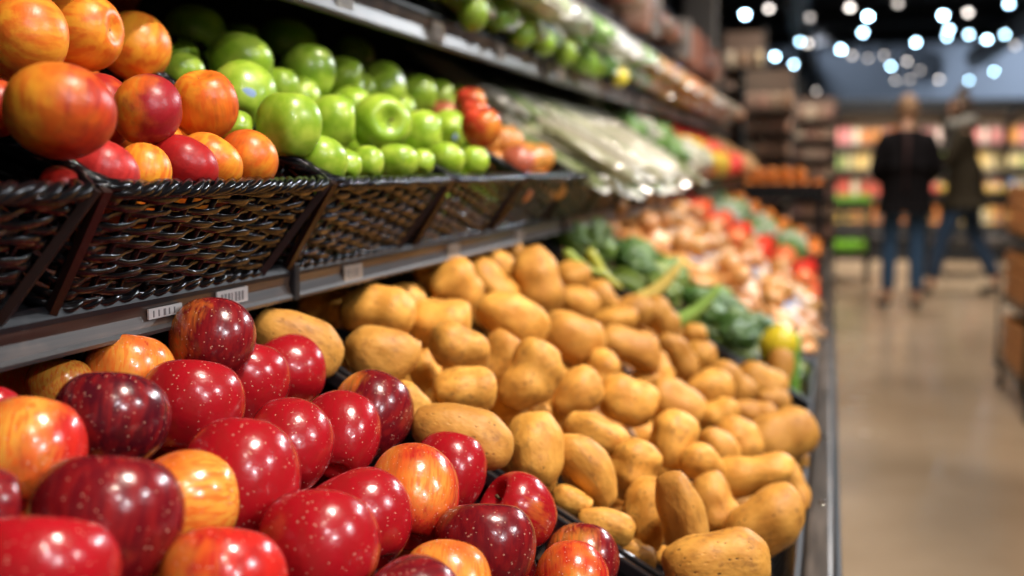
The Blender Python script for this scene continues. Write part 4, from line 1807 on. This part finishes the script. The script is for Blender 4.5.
table(-.30, .42, 12.3, 13.2, .78, 'black produce table left of the person in the dark jacket')
for i in range(5):
    for j in range(3):
        c = (.22, .50, .03) if i > 1 else (.75, .25, .05)
        place('lettuce' if i > 1 else 'orange', rnd.choice(HEAD) if i > 1 else BALL, V((-.2 + i * .135, 12.42 + j * .2, .84)), rz(rnd.uniform(0, 6)), (.062, .07, .06), vary(c),
              'bright green lettuce head on the far black table' if i > 1 else 'orange on the far black table', 'lettuce' if i > 1 else 'orange', 'produce on the far table')
for i in range(4):
    place('lettuce', rnd.choice(HEAD), V((-.02 + i * .12, 12.42, .395)), rz(i), (.062, .07, .065), vary((.25, .62, .03)), 'vivid green lettuce head on the lower shelf of the far table', 'lettuce', 'lettuces on the lower shelf')
table(1.0, 2.6, 13.6, 14.4, .85, 'black produce table behind the two shoppers')
for i in range(11):
    for j in range(3):
        c = rnd.choice(((.25, .45, .06), (.7, .12, .08), (.75, .5, .12), (.65, .6, .5)))
        place('melon', BALL, V((1.08 + i * .14, 13.72 + j * .2, .925)), rz(0), (.066, .075, .068), vary(c), 'coloured melon or squash on the table behind the shoppers', 'melon', 'produce behind the shoppers')


# ------------------------------------------------------------------ tall racks of packets past the end of the shelves
def packet_rack(px, Y, w, zt, label, lab2, grp, cols, depth=.30):
    c = at_y(px, 170, Y)
    root = empty('packet_rack', (c.x, Y, 0))
    tag(root, label, 'rack')
    bb = bmesh.new()
    box(bb, -w / 2, w / 2, depth / 2 - .02, depth / 2, 0.08, zt)
    obj('back_panel', bb, M['card'], root).color = (.20, .13, .10, 1)
    bb = bmesh.new()
    box(bb, -w / 2, w / 2, -depth / 2, depth / 2, 0, .08, .01)
    obj('rack_base', bb, M['black_steel'], root)
    for sx in (-1, 1):
        a = Acc()
        a.tube([(sx * w / 2, -depth / 2, .08), (sx * w / 2, -depth / 2, zt)], .012, 8)
        obj('upright', a.mesh('upright', M['black_steel']), None, root)
    n = int((zt - .12) / .16)
    for k in range(n):
        z = .12 + k * .16
        bb = bmesh.new()
        box(bb, -w / 2, w / 2, -depth / 2, depth / 2 - .02, z - .008, z)
        obj('rack_shelf', bb, M['black_steel'], root)
        if z < .55:
            continue
        m = max(2, int(w / .085))
        for i in range(m):
            x = -w / 2 + w * (i + .5) / m
            place('packet', rnd.choice(PILLOW), V((c.x + x, Y - .06, z + .062)), rx(PI / 2) @ rz(PI / 2), (.058, .038, .05), vary(rnd.choice(cols), .2), lab2, 'packet', grp,
                  [('bag_seal', SEAL, (.7, .6, .5))])


BR = ((.50, .28, .20), (.62, .36, .26), (.40, .24, .18), (.70, .50, .38))
packet_rack(768, 8.6, .34, 1.86, 'tall narrow rack of brown packets past the end of the shelves, left one', 'small brown packet on the left tall rack', 'packets on the left tall rack', BR)
packet_rack(814, 10.4, .34, 1.76, 'tall narrow rack of brown packets, right one beside the dark gap', 'small brown packet on the right tall rack', 'packets on the right tall rack', BR)
packet_rack(742, 8.9, .30, 2.16, 'tallest rack of beige packets next to the grey column', 'beige packet on the tallest rack', 'packets on the tallest rack', ((.65, .42, .28), (.75, .58, .42), (.55, .33, .2)))
b = bmesh.new()
p = at_y(791, 170, 11.2)
box(b, p.x - .10, p.x + .10, 11.2, 11.35, 0, 1.95)
o = obj('tall_dark_panel', b, M['black_steel'])
tag(o, 'tall black panel standing in the gap between the packet racks', 'panel')

# end table of oranges at y = 7.5 - 8
table(-.95, -.02, 7.45, 8.25, 1.02, 'black end table of oranges past the produce display')
for i in range(11):
    for j in range(4):
        orange(V((-.90 + i * .083, 7.52 + j * .085, 1.065)), 0, 0, 'orange on the end table past the produce display', 'oranges on the end table')
for i in range(9):
    for j in range(3):
        orange(V((-.86 + i * .085, 7.56 + j * .085, 1.137)), 0, 0, 'orange on the end table past the produce display', 'oranges on the end table')
for i in range(8):
    for j in range(2):
        orange(V((-.84 + i * .1, 7.56 + j * .12, .455)), 0, 0, 'reddish fruit on the lower shelf of the end table', 'fruit on the lower shelf of the end table', (.75, .20, .08))

# ------------------------------------------------------------------ rack with wooden crates at the right edge
root = empty('crate_trolley', (1.06, 5.9, 0))
tag(root, 'black tubular trolley with an arched frame at the right edge', 'trolley')
X0, X1, Y0, Y1 = -.17, .55, -.05, .9


def tube_part(name, pts, r, m, parent, n=10):
    a = Acc()
    a.tube(pts, r, n)
    return obj(name, a.mesh(name, m), None, parent)


for (yy) in (Y0, Y1):
    arch = [(X0, yy, .12)] + [(X0, yy, 1.34)] + [(X0 + .10 - .10 * math.cos(t), yy, 1.38 + .12 * math.sin(t)) for t in [PI / 2 * k / 6 for k in range(1, 7)]] + [(X1 - .1, yy, 1.50)] + [(X1, yy, 1.38), (X1, yy, .12)]
    tube_part('arched_frame', arch, .014, M['black_steel'], root)
for z in (.16, .50, .84, 1.18):
    bb = bmesh.new()
    for k in range(6):
        y = Y0 + (Y1 - Y0) * k / 5
        box(bb, X0, X1, y - .006, y + .006, z - .006, z + .006)
    box(bb, X0 - .006, X0 + .006, Y0, Y1, z - .008, z + .008)
    box(bb, X1 - .006, X1 + .006, Y0, Y1, z - .008, z + .008)
    obj('wire_shelf', bb, M['black_steel'], root)
for (xx, yy) in ((X0 + .02, Y0 + .02), (X1, Y0), (X0 + .02, Y1), (X1, Y1)):
    a = Acc()
    a.tube([(xx - .014, yy, .045), (xx + .014, yy, .045)], .045, 16)
    w = obj('caster_wheel', a.mesh('caster', M['plastic']), None, root)
    tube_part('caster_fork', [(xx, yy, .05), (xx, yy, .13)], .012, M['edge'], w)


def wood_crate(x0, x1, y0, y1, z0, z1, label):
    root = empty('wooden_crate', ((x0 + x1) / 2, (y0 + y1) / 2, z0))
    tag(root, label, 'crate')
    w, d, h = (x1 - x0) / 2, (y1 - y0) / 2, z1 - z0
    bb = bmesh.new()
    box(bb, -w, w, -d, d, 0, .01)
    obj('crate_floor', bb, M['wood'], root)
    for (sx, sy) in ((1, 0), (-1, 0), (0, 1), (0, -1)):
        bb = bmesh.new()
        for k in range(3):
            a0 = .012 + k * h / 3
            a1 = a0 + h / 3 - .016
            if sx:
                box(bb, sx * w - .006, sx * w + .006, -d, d, a0, a1, .001)
            else:
                box(bb, -w, w, sy * d - .006, sy * d + .006, a0, a1, .001)
        obj('slatted_side', bb, M['wood'], root)
    for sx in (-1, 1):
        for sy in (-1, 1):
            bb = bmesh.new()
            box(bb, sx * (w - .018) - .01, sx * (w - .018) + .01, sy * (d - .018) - .01, sy * (d - .018) + .01, .01, h)
            obj('corner_block', bb, M['wood'], root)
    return root


zz = ('lowest', 'second lowest', 'second highest', 'highest')
for k, z in enumerate((.168, .508, .848)):
    wood_crate(.91, 1.54, 5.88, 6.28, z + .001, z + .24, zz[k] + ' orange-brown wooden crate at the front of the right trolley')
    wood_crate(.91, 1.54, 6.32, 6.74, z + .001, z + .24, zz[k] + ' orange-brown wooden crate at the back of the right trolley')


# ------------------------------------------------------------------ people
def skin_mesh(name, pts, edges, rad, m, sub=2, extra=None):
    me = bpy.data.meshes.new(name)
    me.from_pydata([tuple(p) for p in pts], edges, [])
    o = bpy.data.objects.new(name + '_tmp', me)
    COL.objects.link(o)
    sk = o.modifiers.new('s', 'SKIN')
    sk.use_smooth_shade = True
    sk.branch_smoothing = 0.6
    for i, r in enumerate(rad):
        d = me.skin_vertices[0].data[i]
        d.radius = r if isinstance(r, tuple) else (r, r)
        d.use_root = (i == 0)
    if sub:
        s = o.modifiers.new('u', 'SUBSURF')
        s.levels = sub
        s.render_levels = sub
    dg = bpy.context.evaluated_depsgraph_get()
    dg.update()
    res = bpy.data.meshes.new_from_object(o.evaluated_get(dg))
    bpy.data.objects.remove(o)
    res.name = name
    if extra:
        bb = bmesh.new()
        bb.from_mesh(res)
        extra(bb)
        bb.to_mesh(res)
        bb.free()
    res.materials.clear()
    res.materials.append(m)
    res.shade_smooth()
    return res


SKINM = mat('skin', (.50, .27, .17), .5)
HAIRB = mat('brown_hair', (.26, .15, .08), .6)
HAIRD = mat('dark_hair', (.045, .025, .015), .55)
BLACK = mat('black_jacket', (.006, .005, .006), .9, spec=.1)
RUST = mat('dark_red_lining', (.030, .008, .008), .8)
JEAN = mat('blue_jeans', (.018, .055, .12), .8)
JEAN2 = mat('dark_blue_jeans', (.014, .038, .085), .8)
OLIVE = mat('dark_olive_jacket', (.028, .022, .014), .9, spec=.1)
SCARF = mat('grey_hood', (.22, .21, .19), .85)
SHOE = mat('black_shoes', (.012, .012, .012), .5)


def ell(bb, c, r, sub=3, mx=None):
    q = bmesh.ops.create_icosphere(bb, subdivisions=sub, radius=1)
    for v in q['verts']:
        v.co = V(c) + V((v.co.x * r[0], v.co.y * r[1], v.co.z * r[2]))
    return q['verts']


def person(loc, rotz, H, pose, label, mats, hair_long=False):
    """local -y is the way the person faces; pose gives joint positions for a 1.75 m body"""
    root = empty('person', loc, (0, 0, rotz))
    root.scale = (H / 1.75,) * 3
    tag(root, label, 'person')
    J = pose
    names = ['pelvis', 'belly', 'chest', 'neck0', 'neck1', 'head0']
    pts = [V(J['pelvis']), V(J['belly']), V(J['chest']), V(J['neck']), V(J['neck']) + V((0, -.01, .06))]
    rad = [(.135, .105), (.125, .095), (.150, .105), (.055, .055), (.05, .055)]
    edges = [(0, 1), (1, 2), (2, 3), (3, 4)]

    def chain(start, ps, rs):
        prev = start
        for p, r in zip(ps, rs):
            pts.append(V(p))
            rad.append(r)
            edges.append((prev, len(pts) - 1))
            prev = len(pts) - 1
        return prev
    for s in ('L', 'R'):
        sh, el, wr = V(J['sh' + s]), V(J['el' + s]), V(J['wr' + s])
        last = chain(2, [sh, (sh + el) / 2, el, (el + wr) / 2, wr], [.058, .045, .038, .034, .025])
        d = (wr - el).normalized()
        palm = wr + d * .06
        last = chain(last, [palm], [(.036, .018)])
        side = d.cross(V((0, 0, 1)))
        side = side.normalized() if side.length > .2 else V((1, 0, 0))
        nrm = side.cross(d)
        for k, L in enumerate((.062, .072, .068, .052)):
            o_ = side * ((k - 1.5) * .019)
            p0 = palm + d * .035 + o_
            chain(last, [p0, p0 + d * L * .5 - nrm * .006, p0 + d * L * .9 - nrm * .022], [.0095, .0088, .0075])
        sg = 1 if s == 'L' else -1
        chain(last - 0, [palm - d * .02 + side * (.036 * sg), palm + d * .015 + side * (.055 * sg) - nrm * .01], [.011, .009])
        hp, kn, an = V(J['hip' + s]), V(J['kn' + s]), V(J['an' + s])
        toe = V(J['toe' + s])
        chain(0, [hp, (hp + kn) / 2, kn, kn.lerp(an, .35), an, (an + toe) / 2 - V((0, 0, .01)), an.lerp(toe, .8)],
              [.088, .078, .056, .056, .036, (.030, .024), (.026, .016)])
    hc = V(J['head'])
    fd = V(J['face']).normalized()
    sd = fd.cross(V((0, 0, 1))).normalized()

    def head(bb):
        vs = ell(bb, (0, 0, 0), (.074, .092, .112), 3)
        q = Matrix((sd, -fd, V((0, 0, 1)))).transposed()
        for v in vs:
            if v.co.z < 0:
                v.co.x *= 1 + .25 * v.co.z / .112
            # eye sockets, nose, mouth, chin on the face side (-y)
            n = v.co.copy()
            if n.y < 0:
                for sx in (-.03, .03):
                    v.co.y += .010 * math.exp(-(((n.x - sx) / .016) ** 2 + ((n.z - .01) / .014) ** 2))
                v.co.y -= .022 * math.exp(-((n.x / .012) ** 2 + ((n.z + .022) / .022) ** 2))
                v.co.y += .006 * math.exp(-((n.x / .025) ** 2 + ((n.z + .056) / .008) ** 2))
            v.co = hc + q @ v.co
        for sx in (-1, 1):
            e = ell(bb, (sx * .076, .008, -.005), (.010, .018, .030), 2)
            for v in e:
                v.co = hc + q @ v.co
    body = obj('body', skin_mesh('body', pts, edges, rad, SKINM, 2, head), None, root)
    # jacket: torso + sleeves in one shell
    pj = [V(J['pelvis']) + V((0, 0, .0)), V(J['belly']), V(J['chest']), V(J['neck']) - V((0, 0, .01))]
    rj = [(.215, .165), (.185, .14), (.20, .145), (.085, .08)]
    ej = [(0, 1), (1, 2), (2, 3)]
    pj.append(V(J['pelvis']) - V((0, 0, .17)))
    rj.append((.225, .17))
    ej.append((0, 4))
    for s in ('L', 'R'):
        sh, el, wr = V(J['sh' + s]), V(J['el' + s]), V(J['wr' + s])
        prev = 2
        for p, r in ((sh, .085), ((sh + el) / 2, .070), (el, .062), (el.lerp(wr, .5), .054), (wr - (wr - el) * .05, .044)):
            pj.append(V(p))
            rj.append(r)
            ej.append((prev, len(pj) - 1))
            prev = len(pj) - 1
    obj('jacket', skin_mesh('jacket', pj, ej, rj, mats['top'], 2), None, root)
    pq = [V(J['pelvis'])]
    rq = [(.130, .105)]
    eq = []
    for s in ('L', 'R'):
        hp, kn, an = V(J['hip' + s]), V(J['kn' + s]), V(J['an' + s])
        prev = 0
        for p, r in ((hp - V((0, 0, .03)), .090), ((hp + kn) / 2, .090), (kn, .072), (kn.lerp(an, .4), .068), (an + (kn - an) * .12, .060)):
            pq.append(V(p))
            rq.append(r)
            eq.append((prev, len(pq) - 1))
            prev = len(pq) - 1
    obj('jeans', skin_mesh('jeans', pq, eq, rq, mats['leg'], 2), None, root)
    for s in ('L', 'R'):
        an, toe = V(J['an' + s]), V(J['toe' + s])
        d = (toe - an)
        d.z = 0
        d.normalize()
        heel = an - d * .05
        ps = [V((heel.x, heel.y, an.z - .035)), V((an.x, an.y, an.z - .02)), an + V((0, 0, .02)), (an + toe) / 2 - V((0, 0, .005)), toe + d * .03]
        obj('shoe', skin_mesh('shoe', ps, [(0, 1), (1, 2), (1, 3), (3, 4)], [(.042, .040), (.046, .046), .048, (.050, .042), (.042, .030)], SHOE, 2), None, root)
    # hair cap
    bb = bmesh.new()
    vs = ell(bb, (0, 0, 0), (.081, .100, .118), 4)
    kill = [v for v in bb.verts if (v.co.y < -.045 and v.co.z < .055) or v.co.z < (-.05 if not hair_long else -.10)]
    bmesh.ops.delete(bb, geom=kill, context='VERTS')
    q = Matrix((sd, -fd, V((0, 0, 1)))).transposed()
    for v in bb.verts:
        n = v.co * (1 + .05 * noise.noise(v.co * 40))
        v.co = hc + q @ n
    if hair_long:
        t = ell(bb, (0, 0, 0), (.055, .045, .13), 3)
        for v in t:
            v.co = hc + q @ (v.co + V((0, .075, -.07)))
        t = ell(bb, (0, 0, 0), (.05, .05, .045), 3)
        for v in t:
            v.co = hc + q @ (v.co + V((0, .03, .125)))
    obj('hair', bb, mats['hair'], root, True)
    if 'scarf' in mats:
        a = Acc()
        nk = V(J['neck'])
        pts_ = [nk + V((.10 * math.cos(t), .09 * math.sin(t) + .01, .0 + .02 * math.sin(2 * t))) for t in [2 * PI * k / 24 for k in range(24)]]
        a.tube(pts_, [(.05, .045)] * 24, 10, True)
        obj('hood', a.mesh('hood', mats['scarf']), None, root)
    if 'trim' in mats:
        bb = bmesh.new()
        c = V(J['chest'])
        for k in range(6):
            z = c.z - .30 + k * .08
        a = Acc()
        a.tube([V(J['neck']) + V((.02, .105, -.03)), c + V((.025, .165, .02)), V(J['belly']) + V((.03, .158, 0)), V(J['pelvis']) + V((.03, .165, 0))], [(.018, .004)] * 4, 8)
        obj('back_panel', a.mesh('back_panel', mats['trim']), None, root)
    return root


pose1 = dict(pelvis=(0, 0, .98), belly=(0, 0, 1.12), chest=(0, .0, 1.33), neck=(0, .005, 1.50), head=(.0, -.015, 1.645), face=(-.15, -1, -.25),
             shL=(.185, 0, 1.42), elL=(.245, .02, 1.14), wrL=(.17, -.20, 1.06), shR=(-.185, 0, 1.42), elR=(-.245, .02, 1.14), wrR=(-.18, -.20, 1.05),
             hipL=(.095, 0, .93), knL=(.11, -.03, .50), anL=(.12, .0, .09), toeL=(.15, -.15, .035),
             hipR=(-.095, 0, .93), knR=(-.10, .0, .50), anR=(-.10, .06, .09), toeR=(-.13, -.09, .035))
p1 = at_y(902, 297, 10.4)
person((p1.x, 10.4, 0), PI + .12, 1.76, pose1, 'person with short light brown hair in a black jacket and blue jeans seen from behind',
       dict(top=BLACK, leg=JEAN, hair=HAIRB, trim=RUST))
pose2 = dict(pelvis=(0, 0, .95), belly=(0, -.01, 1.10), chest=(0, -.03, 1.31), neck=(0, -.05, 1.48), head=(0, -.075, 1.625), face=(0, -1, -.3),
             shL=(.18, -.03, 1.40), elL=(.22, -.10, 1.15), wrL=(.10, -.34, 1.14), shR=(-.18, -.03, 1.40), elR=(-.22, -.12, 1.16), wrR=(-.10, -.36, 1.16),
             hipL=(.09, 0, .91), knL=(.10, -.16, .50), anL=(.10, -.24, .09), toeL=(.10, -.40, .035),
             hipR=(-.09, 0, .91), knR=(-.09, .08, .50), anR=(-.09, .28, .12), toeR=(-.09, .15, .035))
p2 = at_y(962, 288, 11.6)
person((p2.x, 11.6, 0), -PI / 2 - .25, 1.86, pose2, 'person with dark hair, grey hood and olive jacket, hands held forward, stepping left',
       dict(top=OLIVE, leg=JEAN2, hair=HAIRD, scarf=SCARF), True)

# ------------------------------------------------------------------ light
sc = bpy.context.scene
w = bpy.data.worlds.new('shop_ambient')
sc.world = w
w.use_nodes = True
w.node_tree.nodes['Background'].inputs[0].default_value = (.85, .80, .75, 1)
w.node_tree.nodes['Background'].inputs[1].default_value = 0.09


def spot(loc, target, power, color=(1, .90, .78), size=1.2, rad=.05):  # serves the aisle spots and unseen ones added to brighten single areas
    l = bpy.data.lights.new('unseen_spot', 'SPOT')
    l.energy = power
    l.color = color
    l.spot_size = size
    l.spot_blend = .6
    l.shadow_soft_size = rad
    o = bpy.data.objects.new('unseen_spot', l)
    COL.objects.link(o)
    o.location = loc
    o.rotation_mode = 'QUATERNION'
    o.rotation_quaternion = (V(target) - V(loc)).to_track_quat('-Z', 'Y')
    tag(o, 'unseen spot light without a fixture', 'lamp', 'track spots over the aisle')
    return o


for y in (-1.2, 1.2, 3.6, 6.0):  # added row across the aisle, lights basket and fruit fronts
    spot((3.4, y, 2.9), (-.45, y + .6, 1.1), 150, (.93, .95, 1.0), .9)
spot((2.3, 5.2, 3.1), (-.3, 1.3, 1.1), 170, (.90, .95, 1.0), .8, .06)  # added down the aisle to draw streaks on the basket weave
spot((1.6, 7.4, 3.2), (-.4, 1.5, 1.1), 200, (.90, .95, 1.0), .55, .06)  # second added spot for the weave streaks
for k, y in enumerate((-.5, .75, 2.0, 3.3, 4.7, 6.1, 7.5)):
    spot((.85, y, 3.3), (-.42, y + .1, .95), (124, 165, 160, 112, 98, 92, 85)[k], size=.85)
spot((1.9, -1.2, 3.2), (-.4, .9, 1.0), 70, (.95, .95, 1.0), .8)
for y in (10, 12.5, 15):
    spot((.9, y - 1.5, 4.0), (.9, y, 0), 260, size=1.7, rad=.1)
spot((.5, 14.3, 4.0), (.6, 16.2, 1.1), 500, size=1.6, rad=.1)  # added to brighten the refrigerated cases
spot((2.6, 13.0, 4.0), (2.4, 14, .6), 250, size=1.6, rad=.1)
for x in (-.5, 5.2):
    spot((x, 29.5, 4.0), (x, 33, 2.9), 520, (.75, .85, 1), 1.8, .1)  # unseen spots that brighten the back wall
spot((-.1, 4.0, 3.6), (1.1, 5.9, .7), 260, size=.8)  # added to brighten the crate trolley
spot((1.0, 7.2, 3.9), (-.25, 9.4, 1.3), 200, size=1.2, rad=.1)  # added because the packet racks came out dark
spot((.7, 3.2, 3.9), (.75, 5.0, 0), 220, size=1.6, rad=.1)
spot((.9, .8, 3.9), (.9, 2.6, 0), 160, size=1.6, rad=.1)

vs = sc.view_settings
sc.display_settings.display_device = 'sRGB'
vs.view_transform = 'Standard'
vs.look = 'None'
vs.gamma = 1
vs.exposure = 0.5
vs.use_curve_mapping = False
sc.cycles.max_bounces = 6
sc.cycles.diffuse_bounces = 2
sc.cycles.glossy_bounces = 3
sc.cycles.sample_clamp_indirect = 6
sc.cycles.use_denoising = True
